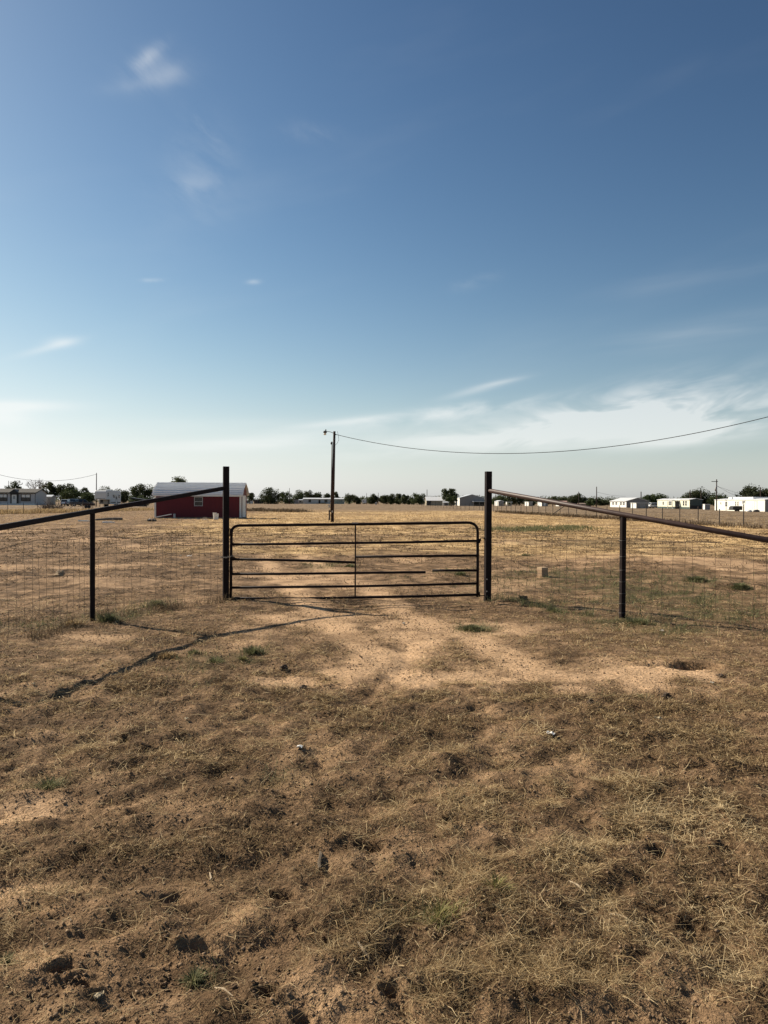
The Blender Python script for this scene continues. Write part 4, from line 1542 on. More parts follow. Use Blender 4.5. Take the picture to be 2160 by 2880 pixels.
R8_, w, dp = side_hall('storage_shed', 'small grey fronted shed with sunlit white side before ranch house', 'shed', 1774, 1790, 1824, 228, 1.55, .42, 'flat', GREYW, WHITEW, WHITER)
door_part(R8_, 'front', w * .5, 1.4, 1.3, -.002, mat('grey_door', (.30, .30, .29), .6))

# cream mobile home with porch
R9_, w, dp = side_hall('mobile_home', 'cream mobile home with porch and dark green end wall', 'house', 1849, 1940, 1975, 212, 2.55, .32, 'y', GREENW, CREAMW, WHITER, .2)  # end wall green, darkened to include its shade
for f, hh in ((.80, .9), (.60, 1.1), (.55, 1.1), (.17, 1.3), (.1, 1.3)):
    window_part(R9_, 'left', dp * f, 1.6, dp * .04, hh, -.032, WHITEP, GLASS, (0, 1), .08)
MB().box(-2.2, -.05, dp * .28, dp * .44, 2.2, 2.35).build('porch_roof', WHITER, R9_)
MB().box(-2.2, -.05, dp * .28, dp * .44, .45, .6).build('porch_deck', WOODM, R9_)
for y in (.285, .435):
    MB().box(-2.15, -2.03, dp * y - .06, dp * y + .06, 0, 2.2).build('porch_post', WHITEW, R9_)
MB().box(-.1, -.035, dp * .30, dp * .42, .62, 2.1).build('porch_black_sheet', BLACKP, R9_)  # plain black sheet on the wall behind the porch
MB().box(-.06, -.034, .1, dp - .1, .02, .55).build('skirting', GREENW, R9_)
MB().box(.3, w - .2, -.04, -.003, .05, 1.0).build('opening_shade_sheet', BLACKP, R9_)  # black sheet standing in for the shade of an open end
vehicle('parked_car', 'white car parked left of the cream mobile home', 'car', 1845, 240, math.radians(10), PAINTW, 'suv')
RX_, w, dp = side_hall('storage_shed', 'small white box shed between cream and long white homes', 'shed', 1977, 1983, 1997, 195, 1.3, .1, 'flat', GREYW, WHITEW, WHITER, .06)
door_part(RX_, 'front', w * .5, .7, 1.1, -.002, GREYW)

# long white mobile home at the right edge
R10, w, dp = side_hall('mobile_home', 'long bright white mobile home at the right edge', 'house', 2010, 2152, 2215, 150, 2.35, .25, 'y', GREYW, mat('warm_white_siding', (.78, .76, .68), .6, 0, .04, .5), WHITER, .12)  # grey front puts the shade of the end wall into its colour
for f, z, ww, hh in ((.86, 1.7, .35, .4), (.74, 1.5, .8, .9), (.545, 1.6, .35, .9), (.50, 1.6, .35, .9)):
    window_part(R10, 'left', dp * f, z, ww, hh, -.032, WHITEP, GLASS, (0, 1), .08)
window_part(R10, 'left', dp * .385, 1.9, 1.1, .6, -.032, WHITEP, GLASS, (2, 0), .08)
door_part(R10, 'left', dp * .16, .95, 2.0, -.032, WHITEW, .1, mat('grey_trim', (.4, .4, .4), .6))
MB().box(-.045, -.031, dp * .22, dp * .38, .05, 1.8).build('garage_panel', WHITEW, R10)
MB().box(1.0, w + .5, 7.0, dp * .8, 2.62, 3.0).build('upper_roof', WHITER, R10)
# dark stock trailer in front of it
DT = thing('stock_trailer', 'dark rounded stock trailer parked by the long white home', 'trailer', (gx(2061, 156), 156, 0))
MB().prism([(0, .3), (.05, .9), (.35, 1.12), (2.0, 1.12), (2.0, .3)], 'y', 0, 1.8).build('body', DARKM, DT, bevel=.05)
MB().box(.7, 1.9, -.02, -.002, .35, 1.05).build('trailer_shade_sheet', BLACKP, DT)  # black sheet painted as the dark inside of the trailer
for x in (.6, 1.1):
    MB().tube([(x, -.12, .28), (x, -.03, .28)], .26, 14).build('wheel', RUBBER, DT)
MB().tube([(0, .9, .4), (-.7, .9, .35)], .04, 6).build('tongue', DARKM, DT)
for px, lab, s in ((2107, 'pale round tank lying beside the dark stock trailer', .32), (2128, 'dark tarp covered heap by the white home wall', .34)):
    o = thing('round_tank' if s < .33 else 'tarp_heap', lab, 'tank' if s < .33 else 'heap', (gx(px, 149), 149, 0))
    MB().blob((0, 0, s * .5), s * 1.7, int(px), .12, 8, .55).build('shell', WHITEW if s < .33 else DARKM, o, smooth=True)
    MB().box(-s, s, -s * .5, s * .5, -.05, .05).build('base', WOODM, o)


# ================================================================== POLES AND WIRES
def catenary(a, b, sag, n=28):
    return [a.lerp(b, i / n) - Vector((0, 0, sag * 4 * (i / n) * (1 - i / n))) for i in range(n + 1)]


def pole(label, px, ybase, ytop, D=None, lean=0.0, r=.13, arm=False, group='distant utility poles', cable=False):
    hor = 1410 + (px - 1080) * math.tan(ROLL)
    if D is None:
        D = CAM_H * F / (ybase - hor)
    b = at(px, ybase, D)
    t = at(px + lean, ytop, D)
    root = thing('utility_pole', label, 'pole', (b.x, D, 0), 0, group)
    h = t.z
    MB().tube([(0, 0, -.3), (t.x - b.x, 0, h)], [r, r * .72], 10).build('pole', POLEM, root, smooth=True)
    if arm:
        MB().box(t.x - b.x - 1.1, t.x - b.x + .3, -.06, .06, h - .55, h - .42).build('crossarm', POLEM, root)
        MB().tube([(-.25, -.1, h - 2.6), (-.25, -.1, h - 1.7)], .22, 10).build('transformer', GREYW, root, smooth=True)
    else:
        MB().tube([(t.x - b.x, -.02, h - .02), (t.x - b.x, -.02, h + .12)], [.06, .04], 8).build('insulator', DARKM, root)
    return Vector((t.x, D, h)), root


# main light pole
LPD = 61.5
b = gp(935, 1470)
LP = thing('light_pole', 'tall leaning brown pole with yard lamp behind the gate', 'pole', (b.x, LPD, gz(b.x, LPD)))
def LPp(px, py, dy=0):
    v = at(px, py, LPD) - LP.location
    return Vector((v.x, dy, v.z))
MB().tube([LPp(934.5, 1474), LPp(937.5, 1350), LPp(940.5, 1213)], [.125, .115, .095], 14).build('pole', POLEM, LP, smooth=True)
MB().tube([LPp(930.5, 1440, -.05), LPp(932.5, 1350, -.05), LPp(934, 1246, -.05)], .042, 8).build('conduit', mat('grey_conduit', (.07, .055, .05), .6), LP, smooth=True)
MB().tube([LPp(934, 1246, -.05), LPp(933.5, 1243.5, -.05), LPp(931.5, 1246, -.05), LPp(931.8, 1250, -.05)], [.06, .07, .06, .04], 8).build('weatherhead', DARKM, LP, smooth=True)
MB().tube([LPp(937, 1218, -.02), LPp(930, 1215, -.04), LPp(923, 1214, -.05), LPp(917, 1213.5, -.06)], .022, 8).build('lamp_arm', DARKM, LP, smooth=True)
hd = MB().tube([LPp(914.5, 1217.5, -.06), LPp(914.5, 1215, -.06), LPp(915, 1212, -.06)], [.13, .16, .10], 12).build('lamp_head', DARKM, LP, smooth=True)
MB().tube([LPp(914, 1223.5, -.06), LPp(914.2, 1217, -.06)], [.10, .095], 12).build('lamp_lens', mat('milky_lens', (.62, .58, .48), .4), hd, smooth=True)
MB().tube([LPp(916.5, 1212, -.06), LPp(916.5, 1208, -.06)], .045, 8).build('photo_cell', DARKM, hd)
p0, p1 = LPp(925, 1462.5), LPp(930, 1434.5)
MB().box(p0.x, p1.x - .02, -.28, -.12, p0.z, p1.z).build('meter_box', mat('grey_brown_box', (.07, .06, .055), .6), LP, bevel=.01)
p0, p1 = LPp(925, 1428), LPp(927.5, 1419)
MB().box(p0.x - .03, p1.x + .03, -.24, -.12, p0.z, p1.z).build('meter', CHAINM, LP, bevel=.01)
p0, p1 = LPp(933, 1441), LPp(937, 1436)
MB().box(p0.x, p1.x, -.14, -.122, p0.z, p1.z).build('sign_plate', CHAINM, LP)
MB().tube([LPp(943, 1252, -.03), LPp(949, 1246, -.03), LPp(953, 1236, -.03), LPp(951, 1222, -.03), LPp(949, 1213, -.03)], .012, 5).build('drip_loop', DARKM, LP)
MB().tube([LPp(943, 1222, -.03), LPp(946, 1222.5, -.03)], .04, 8).build('insulator', DARKM, LP)

# service wire from the light pole to a pole out of the picture on the right
A = at(945, 1222, LPD)
obs = [(945, 1222), (1080, 1250), (1200, 1266), (1392, 1275), (1600, 1268), (1800, 1245), (2000, 1210), (2160, 1172)]
Bx, By = 34.0, 38.0
rows, rhs = [], []
tv = []
for px, py in obs:
    d = ray(px, py)
    q = d.x / d.y
    # (A.x + t dx) = q (A.y + t dy)
    t = (q * A.y - A.x) / ((Bx - A.x) - q * (By - A.y))
    Yt = A.y + t * (By - A.y)
    zz = CAM_H + d.z * Yt / d.y
    tv.append((t, zz))
cf = np.polyfit([t for t, _ in tv], [z_ for _, z_ in tv], 2)
pts = [Vector((A.x + t * (Bx - A.x), A.y + t * (By - A.y), float(np.polyval(cf, t)))) for t in np.linspace(0, 1.0, 60)]
PW = MB().tube([p - pts[0] for p in pts], .022, 6).build('power_line', mat('black_cable', (.02, .02, .022), .6), None, smooth=True)
PW.location = pts[0]
tag(PW, 'long black service wire sagging from the light pole to the right', 'wire')
EP = thing('utility_pole', 'wooden pole beyond the right edge carrying the service wire', 'pole', (pts[-1].x, pts[-1].y, 0))
MB().tube([(0, 0, -.3), (0, 0, pts[-1].z + .6)], [.16, .12], 10).build('pole', POLEM, EP, smooth=True)
MB().tube([(-.12, 0, pts[-1].z), (.05, 0, pts[-1].z)], .05, 8).build('insulator', DARKM, EP)

tl, _ = pole('lone pole rising behind the white camper, wire running left', 270.5, 1425, 1331, 195, 1, .13)
a2 = at(-60, 1318, 175)
wl = catenary(a2, at(270, 1334, 195), 2.2)
# drop the sag so the low point sits where the photo has it
o = MB().tube([p - wl[0] for p in wl], .035, 5).build('power_line', MATS['black_cable'], None)
o.location = wl[0]
tag(o, 'thin wire from the far left edge to the pole by the camper', 'wire')
pole('thin pole behind bushes left of the light pole', 814, 1415, 1373, 420, 0, .16)
pole('short thin pole right of the light pole among bushes', 1031, 1416, 1387, 440, 0, .14)
pole('thin pole left end of the dark tree row', 1064, 1416, 1386, 430, 0, .16)
pole('thin pole standing at left end of the tan barn', 1201, 1417, 1377, 400, 0, .2)
pole('small pole above the tan barn roof', 1207, 1417, 1395, 420, 0, .14)
pole('thin pole above the round tree over the sloping pipe', 1627.5, 1425, 1383, 300, 0, .15)
tp, _ = pole('pole with wire running right, above the sloping pipe', 1678, 1427, 1369, 285, 0, .2)
e2 = at(1760, 1396, 300)
wl = catenary(at(1679, 1384, 285), e2, .35, 14)
o = MB().tube([p - wl[0] for p in wl], .035, 5).build('power_line', MATS['black_cable'], None)
o.location = wl[0]
tag(o, 'short thin wire running from pole to the bright roofed house', 'wire')
pole('pole rising behind the ranch house grey gable', 1803, 1427, 1383, 275, 0, .22)
pole('pole rising behind the cream mobile home roof', 1941, 1430, 1378, 240, 0, .18)
pole('lamp post right of the cream mobile home before trees', 1972, 1430, 1380, 235, 0, .15)
tp, rt_ = pole('dark pole with crossarm and transformer beside long white home', 2015.5, 1436, 1348, 168, 0, .14, True)
for (ex, ey, lab) in ((2125, 1398, 'upper thin wire sloping right from the crossarm pole'), (2098, 1404, 'lower thin wire sloping right from the crossarm pole')):
    wl = catenary(at(2017, 1367, 168), at(ex, ey, 165), .25, 12)
    o = MB().tube([p - wl[0] for p in wl], .022, 5).build('power_line', MATS['black_cable'], None)
    o.location = wl[0]
    tag(o, lab, 'wire')
pole('pale thin pole in front of the big round tree', 2139, 1438, 1371, 160, 0, .11)
pole('very thin pole just right of the tall gate post', 1394, 1424, 1389, 330, 0, .1)
pole('very thin pole left of the sloping pipe tree line', 1554, 1424, 1395, 330, 0, .1)
pole('small pole behind the left house', 24, 1419, 1353, 260, 0, .1)


# ================================================================== FAR FENCES
def far_fence(label, posts, h, hw, post_m, strands, wire_m=None, name='wire_fence', braces=()):
    root = thing(name, label, 'fence', (posts[0][0], posts[0][1], 0))
    o0 = root.location
    shared = None
    for i, (x, y, hh) in enumerate(posts):
        if shared is None:
            shared = MB().tube([(0, 0, -.2), (0, 0, 1)], hw, 6).build('post', post_m, root)
            p = shared
        else:
            p = shared.copy()
            COL.objects.link(p)
            p.parent = root
        p.location = (x - o0.x, y - o0.y, gz(x, y))
        p.scale = (1, 1, hh)
    for s in strands:
        MB().tube([(x - o0.x, y - o0.y, gz(x, y) + s) for x, y, hh in posts], .006, 4).build('wire_strand', wire_m or WIREM, root)
    return root


FENCEP = mat('steel_fence_post', (.075, .062, .055), .75, .2, .3, 6)
posts = []
Y = 34.0
i = 0
rg = random.Random(4)
while Y < 250:
    posts.append((fence_x(Y) + rg.uniform(-.05, .05), Y, rg.uniform(1.25, 1.45) if i % 6 else 1.65))
    Y += 3.35 + (0 if Y < 150 else 2)
    i += 1
RF = far_fence('long wire fence with thin dark posts across the right field', posts, 1.3, .035, FENCEP, (.25, .55, .85, 1.15))
pb = at(1572, 1438, 96)
x, y = fence_x(96), 96
MB().tube([(x - posts[0][0] - 1.5, y - posts[0][1] - .1, .15), (x - posts[0][0], y - posts[0][1], 1.2)], .05, 6).build('diagonal_brace', FENCEP, RF)

lp = []
for px, yb, hpx in ((-60, 1446, 32), (-20, 1446, 32), (22, 1446, 32), (66, 1445, 31), (105, 1440, 27), (140, 1440, 26), (172, 1438, 26), (211, 1436, 24), (234, 1435, 23), (257, 1432, 22), (290, 1430, 20), (330, 1429, 20), (370, 1428, 20), (412, 1428, 19)):
    g = gp(px, yb)
    lp.append((g.x, g.y, hpx * g.y / F))
LF = far_fence('wire fence with thin posts before the manufactured house and camper', lp, 1.3, .03, FENCEP, (.3, .7, 1.1))
a, b_ = lp[7], lp[6]
MB().tube([(a[0] - lp[0][0] - 1.1, a[1] - lp[0][1], .1), (a[0] - lp[0][0], a[1] - lp[0][1], 1.0)], .04, 6).build('diagonal_brace', FENCEP, LF)


# ================================================================== TREES
TREE_MATS = {
    'dark': attr_mat('dark_leaves', (.022, .028, .014), ((.052, .064, .029), (.105, .115, .052)), .7, .35),
    'mid': attr_mat('mid_leaves', (.03, .042, .016), ((.065, .085, .034), (.115, .135, .058)), .7, .25),
    'pale': attr_mat('pale_leaves', (.055, .065, .03), ((.10, .115, .055), (.16, .17, .09)), .7, .25),
}
BARK = mat('grey_bark', (.07, .055, .045), .9, 0, .3, 4)


def tree(name, label, px, D, wpx, ytop, kind='dark', trunk=.25, n_clump=26, leaf=.30, per=60, seed=1, ybase=None, group='trees on the skyline', dense=1.0, shape='round'):
    rg = np.random.default_rng(seed * 13 + 5)
    rr = random.Random(seed)
    hor = 1410 + (px - 1080) * math.tan(ROLL)
    X = gx(px, D)
    H = CAM_H + (hor - ytop) * D / F
    W = wpx * D / F
    g0 = 0.0
    root = thing(name, label, 'tree' if 'tree' in name else 'bush', (X, D, g0), 0, group)
    zc0 = trunk * H
    cz = (H + zc0) / 2
    rz_ = (H - zc0) / 2
    C = []
    n_clump = int(n_clump * 1.3)
    while len(C) < n_clump:
        p = rg.normal(0, 1, 3)
        p /= np.linalg.norm(p)
        p *= rg.uniform(.2, 1.0) ** .6
        f = 1.0
        if shape == 'cone':
            f = .35 + .75 * (1 - (p[2] + 1) / 2)
        elif shape == 'flat':
            f = .8 + .3 * p[2]
        C.append((p[0] * W / 2 * f, p[1] * W / 2 * f * .8, cz + p[2] * rz_))
    C = np.array(C)
    cr = rg.uniform(.11, .30, n_clump) * min(W, H * 1.3)
    n = int(per * 1.5 * n_clump * dense)
    leaf *= 1.5
    ci = rg.integers(0, n_clump, n)
    q = rg.normal(0, 1, (n, 3))
    q /= np.linalg.norm(q, axis=1)[:, None]
    q *= (rg.uniform(0, 1, n) ** .45)[:, None]
    q[:, 2] *= .8
    P = C[ci] + q * cr[ci][:, None]
    P[:, 2] = np.clip(P[:, 2], .12, None)
    nrm = rg.normal(0, 1, (n, 3)) + q * .8
    nrm /= np.linalg.norm(nrm, axis=1)[:, None]
    t = np.cross(nrm, rg.normal(0, 1, (n, 3)))
    t /= np.linalg.norm(t, axis=1)[:, None] + 1e-9
    bb = np.cross(nrm, t)
    sz = leaf * rg.uniform(.5, 1.3, n)[:, None]
    V = np.stack([P - t * sz * .5, P - bb * sz * .28, P + t * sz * .5, P + bb * sz * .28], 1).reshape(-1, 3)
    Fq = (np.arange(n)[:, None] * 4 + np.array([[0, 1, 2, 3]]))
    ctone = rg.uniform(.25, .75, n_clump)
    tone = np.repeat(np.clip(ctone[ci] + rg.normal(0, .16, n), 0, 1), 4)
    np_mesh('crown', V, Fq, TREE_MATS[kind], tone, root)
    tb = MB()
    r0 = max(.08, H * .028)
    bend_ = rr.uniform(-.3, .3)
    top = Vector((bend_, 0, zc0 + rz_ * .9))
    tb.tube([(0, 0, -.2), (bend_ * .4, 0, zc0 * .6 + .2), top], [r0 * 1.3, r0, r0 * .6], 8)
    for c in C[:7]:
        s = Vector((bend_ * .6, 0, zc0 * .8 + .2))
        e = Vector(c)
        mid = s.lerp(e, .55) + Vector((0, 0, .12 * H * rr.uniform(-.3, .6)))
        tb.tube([s, mid, e], [r0 * .55, r0 * .35, r0 * .12], 6)
    tb.build('trunk', BARK, root, smooth=True)
    return root


def bare_tree(label, px, D, wpx, ytop, seed):
    rr = random.Random(seed)
    hor = 1410 + (px - 1080) * math.tan(ROLL)
    H = CAM_H + (hor - ytop) * D / F
    W = wpx * D / F
    root = thing('bare_tree', label, 'tree', (gx(px, D), D, 0), 0, 'trees on the skyline')
    tr, br = MB(), MB()
    tr.tube([(0, 0, -.2), (.1, 0, H * .35)], [.28, .2], 8)

    def grow(p, d, L, r, lv):
        e = p + d * L
        br.tube([p, p.lerp(e, .5) + Vector((rr.uniform(-1, 1), rr.uniform(-1, 1), 0)) * L * .07, e], [r, r * .75, r * .5], 5)
        if lv == 0: return
        for _ in range(4 if lv > 1 else 5):
            nd = (d + Vector((rr.uniform(-1, 1), rr.uniform(-1, 1), rr.uniform(-.25, .6))) * .75).normalized()
            grow(p.lerp(e, rr.uniform(.5, 1)), nd, L * rr.uniform(.5, .72), r * .5, lv - 1)
    for i in range(5):
        a = 2 * math.pi * i / 5
        d = Vector((math.cos(a) * W / H * .8, math.sin(a) * .5, .9)).normalized()
        grow(Vector((.1, 0, H * .33)), d, H * .36, .13, 3)
    tr.build('trunk', BARK, root)
    br.build('branches', mat('pale_bark', (.16, .13, .11), .9), root)


tree('flat_topped_tree', 'flat topped leafy tree behind the manufactured house roof', 40, 262, 52, 1354, 'dark', .45, 16, .34, 45, 1, shape='flat')
bare_tree('pale leafless tree behind the end of the manufactured house', 100, 270, 52, 1345, 3)
tree('dense_tree', 'dense dark tree rising beyond the grey garden shed', 138, 285, 48, 1359, 'dark', .1, 28, .4, 70, 4)
tree('dense_tree', 'broad dark tree left of the thin camper pole', 184, 290, 58, 1360, 'dark', .1, 30, .4, 70, 5)
tree('green_bush', 'wide mid green bush behind the parked pickups', 208, 245, 68, 1377, 'mid', .03, 28, .32, 70, 6)
tree('green_bush', 'green bush between the pickups and the camper', 248, 235, 40, 1387, 'mid', .03, 22, .3, 60, 7)
tree('round_tree', 'small round dark tree on skyline left of the camper', 240, 330, 34, 1375, 'dark', .1, 20, .42, 60, 8)
tree('low_tree', 'low dark tree showing just over the camper roof', 300, 340, 60, 1373, 'dark', .1, 22, .4, 60, 9)
tree('low_tree', 'low ragged tree just right of the camper', 343, 320, 44, 1377, 'dark', .1, 22, .38, 60, 10)
tree('dense_tree', 'large dark tree cluster left of the red shed', 402, 290, 66, 1365, 'dark', .1, 32, .4, 70, 11)
tree('green_bush', 'pale green brush in front of the trees left of red shed', 395, 215, 78, 1397, 'mid', .02, 28, .28, 60, 12)
tree('tall_tree', 'feathery tree top showing above the red shed roof', 505, 240, 50, 1339, 'pale', .42, 18, .34, 55, 13)
tree('small_tree', 'small dark tree right of the red shed gable', 703, 400, 26, 1380, 'dark', .15, 16, .45, 50, 14)
tree('big_bush', 'big round dark bush right of the red shed', 762, 400, 56, 1374, 'dark', .02, 34, .45, 75, 15)
tree('green_bush', 'ragged mid green bush left of the grey flat shed', 803, 430, 46, 1386, 'mid', .02, 24, .45, 60, 16)
tree('low_tree', 'low green tree behind the grey flat roofed shed', 838, 500, 42, 1383, 'mid', .1, 22, .5, 60, 17)
tree('low_tree', 'dark tree behind left half of long white mobile home', 868, 510, 36, 1381, 'dark', .1, 22, .5, 60, 18)
tree('low_tree', 'dark tree behind middle of long white mobile home', 892, 510, 34, 1388, 'dark', .1, 20, .5, 60, 19)
tree('low_tree', 'dark tree just left of the light pole', 918, 510, 26, 1387, 'dark', .1, 16, .5, 60, 20)
tree('narrow_tree', 'narrow upright tree just right of the light pole', 946, 500, 20, 1381, 'dark', .05, 16, .5, 60, 21, shape='cone')
tree('green_bush', 'pale green bush at the right end of long white home', 983, 450, 34, 1385, 'pale', .02, 22, .45, 60, 22)
tree('green_bush', 'low dark bush beside the tiny white trailer', 1003, 455, 26, 1396, 'dark', .02, 18, .45, 60, 23)
for i, (px, wp, yt, kd, lab) in enumerate((
        (1051, 30, 1393, 'dark', 'first round dark tree of the row, beside thin pole'),
        (1080, 30, 1392, 'dark', 'second round dark tree of the row from light pole'),
        (1102, 28, 1389, 'dark', 'tallest dark tree in the middle of the row'),
        (1121, 22, 1390, 'dark', 'narrow dark tree of the row by tiny white trailer'),
        (1139, 28, 1390, 'pale', 'paler thin leaved tree in the dark row'),
        (1157, 26, 1400, 'dark', 'lowest dark bush of the row'),
        (1180, 40, 1389, 'mid', 'greener tree at right end of the row by the tan barn'))):
    tree('row_tree', lab, px, 440 - i * 4, wp, yt, kd, .02, 22, .45, 65, 30 + i)
tree('low_tree', 'far low grey green trees left end of dark row', 1022, 540, 50, 1400, 'pale', .05, 22, .5, 50, 38)
tree('large_tree', 'large dark tree left of the grey barn', 1264, 330, 44, 1374, 'dark', .12, 34, .42, 75, 40)
tree('small_tree', 'small lighter green tree in front of the grey barn corner', 1271, 265, 28, 1394, 'mid', .22, 20, .28, 70, 41)
tree('low_tree', 'ragged trees right of the tall hinge side gate post', 1405, 360, 48, 1392, 'mid', .05, 26, .42, 55, 42)
tree('low_tree', 'dark ragged trees behind the small white open shed', 1447, 370, 60, 1391, 'dark', .05, 30, .42, 60, 43)
tree('low_tree', 'dark trees behind the square white shed', 1500, 380, 60, 1399, 'dark', .05, 26, .42, 60, 44)
tree('low_tree', 'small pale tree left of the distant poplar row', 1540, 420, 24, 1401, 'pale', .1, 16, .45, 50, 45)
tree('low_tree', 'pale feathery trees on skyline over the sloping pipe', 1565, 430, 34, 1397, 'pale', .1, 22, .48, 50, 46)
tree('low_tree', 'pale feathery trees just left of large round tree', 1588, 430, 30, 1398, 'pale', .1, 20, .48, 50, 47)
tree('round_tree', 'round dark tree right above the sloping pipe', 1624, 320, 52, 1391, 'dark', .06, 34, .38, 70, 48)
tree('green_bush', 'mid green bush left of the pole with wire', 1662, 295, 36, 1401, 'mid', .02, 24, .34, 65, 49)
tree('low_tree', 'low dark tree behind the wired pole', 1692, 400, 44, 1402, 'dark', .05, 20, .45, 55, 50)
tree('low_tree', 'low dark tree behind the bright roofed house', 1722, 400, 40, 1404, 'dark', .05, 20, .45, 55, 51)
tree('round_tree', 'broad green tree between ranch house and cream home', 1845, 270, 66, 1391, 'mid', .05, 36, .36, 75, 52)
tree('large_tree', 'broad dark tree behind the cream mobile home', 1968, 260, 74, 1380, 'dark', .08, 38, .36, 75, 53)
tree('low_tree', 'olive tree at left of the broad dark tree', 1935, 265, 40, 1393, 'pale', .08, 24, .34, 60, 54)
tree('low_tree', 'ragged olive tree right of the broad dark tree', 2022, 255, 56, 1389, 'mid', .08, 30, .34, 60, 55)
tree('large_tree', 'big round dark tree over the long white home', 2130, 195, 92, 1367, 'dark', .12, 46, .32, 85, 56)

# the low mass of trees beyond everything else
def tree_line():
    rg = np.random.default_rng(77)
    n = 46000
    px = rg.uniform(-500, 2700, n)
    D_ = rg.uniform(520, 640, n)
    x = (px - 1080) / F * D_
    dens = np.clip(.55 + .9 * fbm(x * .018, D_ * .01, 4), 0, 1)
    top = 1.8 + 4.2 * dens + 1.2 * perlin(x * .11, D_ * .05)
    k = dens > .28
    x, D_, top = x[k], D_[k], top[k]
    n = len(x)
    z = np.maximum(.1, top * rg.uniform(0, 1, n) ** .7)
    P = np.stack([x, D_, z], 1)
    nrm = rg.normal(0, 1, (n, 3))
    nrm /= np.linalg.norm(nrm, axis=1)[:, None]
    t = np.cross(nrm, rg.normal(0, 1, (n, 3)))
    t /= np.linalg.norm(t, axis=1)[:, None]
    b = np.cross(nrm, t)
    sz = rg.uniform(.5, 1.3, n)[:, None]
    V = np.stack([P - t * sz * .5, P - b * sz * .3, P + t * sz * .5, P + b * sz * .3], 1).reshape(-1, 3)
    tone = np.repeat(np.clip(.45 + .5 * perlin(x * .07, D_ * .07) + rg.normal(0, .15, n), 0, 1), 4)
    tag(np_mesh('distant_tree_line', V, np.arange(4 * n).reshape(-1, 4), TREE_MATS['pale'], tone), 'low far off mass of grey green trees along the horizon', kind='stuff')


tree_line()

# brush pile by the left fence
BP = thing('brush_pile', 'tangled pile of dry branches at the left fence', 'brush', tuple(gp(142, 1437)))
rr = random.Random(3)
kk = BP.location.y / F
for j in range(3):
    mb = MB()
    for i in range(40):
        x = rr.uniform(-26, 26) * kk
        hgt = (1 - (x / (30 * kk)) ** 2) * 1.1
        d = Vector((rr.uniform(-1, 1), rr.uniform(-.5, .5), rr.uniform(.0, .8))).normalized() * rr.uniform(.5, 1.5)
        p = Vector((x, rr.uniform(-.8, .8), rr.uniform(0, hgt * .6)))
        mb.tube([p, p + d * .5 + Vector((0, 0, .1)), p + d], [.035, .028, .012], 5)
    mb.build('branches', mat('dead_branch', (.11, .08, .06), .9), BP)

# ================================================================== THINGS LYING ABOUT
# box beyond the right wing
g = gp(1526, 1624)
BX = thing('discarded_box', 'small tan box standing on the dirt behind the right wire fence', 'box', (g.x, g.y, gz(g.x, g.y)), math.radians(28))
s = .088
BXM = mat('tan_cardboard', (.33, .22, .13), .85, 0, .12, 6)
MB().box(-s, s, -s * .9, s * .9, -.01, .185).build('carton', BXM, BX, bevel=.004)
MB().box(-s - .004, s + .004, -s * .9 - .004, s * .9 + .004, .135, .192).build('lid', mat('tan_lid', (.44, .31, .19), .85, 0, .1, 6), BX, bevel=.003)

# buckets, board, cage and junk along the shed wall
k = 71 / F
g = gp(607, 1462)
for nm, px, lab, hh in (('white_bucket', 604, 'tall stack of white buckets against the red shed wall', .58), ('white_bucket', 610, 'shorter white bucket leaning beside the bucket stack', .5)):
    g = gp(px, 1461)
    o = thing(nm, lab, 'bucket', (g.x, g.y, gz(g.x, g.y)))
    MB().tube([(0, 0, 0), (0, 0, hh * .9), (0, 0, hh)], [.12, .155, .165], 14).build('bucket_wall', WHITEP, o, smooth=False)
    MB().tube([(0, 0, hh), (0, 0, hh + .03)], .175, 14).build('rim', WHITEP, o)
g0, g1 = gp(436, 1458), gp(482, 1459)
o = thing('white_gutter', 'white gutter leaning on a short post at the shed corner', 'gutter', tuple(g0))
MB().tube([(0, 0, .1), (g1.x - g0.x, g1.y - g0.y, .42)], .035, square=True).build('gutter', WHITEP, o)
MB().box(g1.x - g0.x - .09, g1.x - g0.x + .09, -.05, .05, 0, .44).build('short_post', mat('grey_post', (.45, .44, .42), .7), o)
g = gp(577, 1462)
o = thing('wire_cage', 'small grey wire cage by the shed wall', 'cage', (g.x, g.y, 0))
mb = MB()
for i in range(6):
    for a, b_ in (((-.15 + .06 * i, -.12, 0), (-.15 + .06 * i, -.12, .24)), ((-.15 + .06 * i, .12, 0), (-.15 + .06 * i, .12, .24)), ((-.15 + .06 * i, -.12, .24), (-.15 + .06 * i, .12, .24))):
        mb.tube([a, b_], .006, 4)
mb.build('bars', CHAINM, o)
MB().box(-.22, .22, -.16, .16, 0.0, .04).build('tray', WHITEP, o)
g = gp(428, 1466)
o = thing('junk_pile', 'dark heap of junk at the left corner of the red shed', 'junk', (g.x, g.y, 0))
for i in range(6):
    MB().blob((rr.uniform(-.4, .4), rr.uniform(-.15, .15), .08), rr.uniform(.1, .22), i + 3, .4, 5, .7).build('lump', (DARKM, WOODM, WHITEP)[i % 3 if i != 5 else 0], o)
g0, g1 = gp(500, 1460), gp(552, 1461)
o = thing('long_board', 'long pale board lying along the foot of the red shed', 'board', tuple(g0))
MB().box(0, g1.x - g0.x, -.06, .06, 0.0, .05).build('plank', mat('grey_board', (.42, .41, .40), .8), o)
MB().box(.4, g1.x - g0.x + .5, .08, .2, 0.0, .04).build('plank', MATS['grey_board'], o)

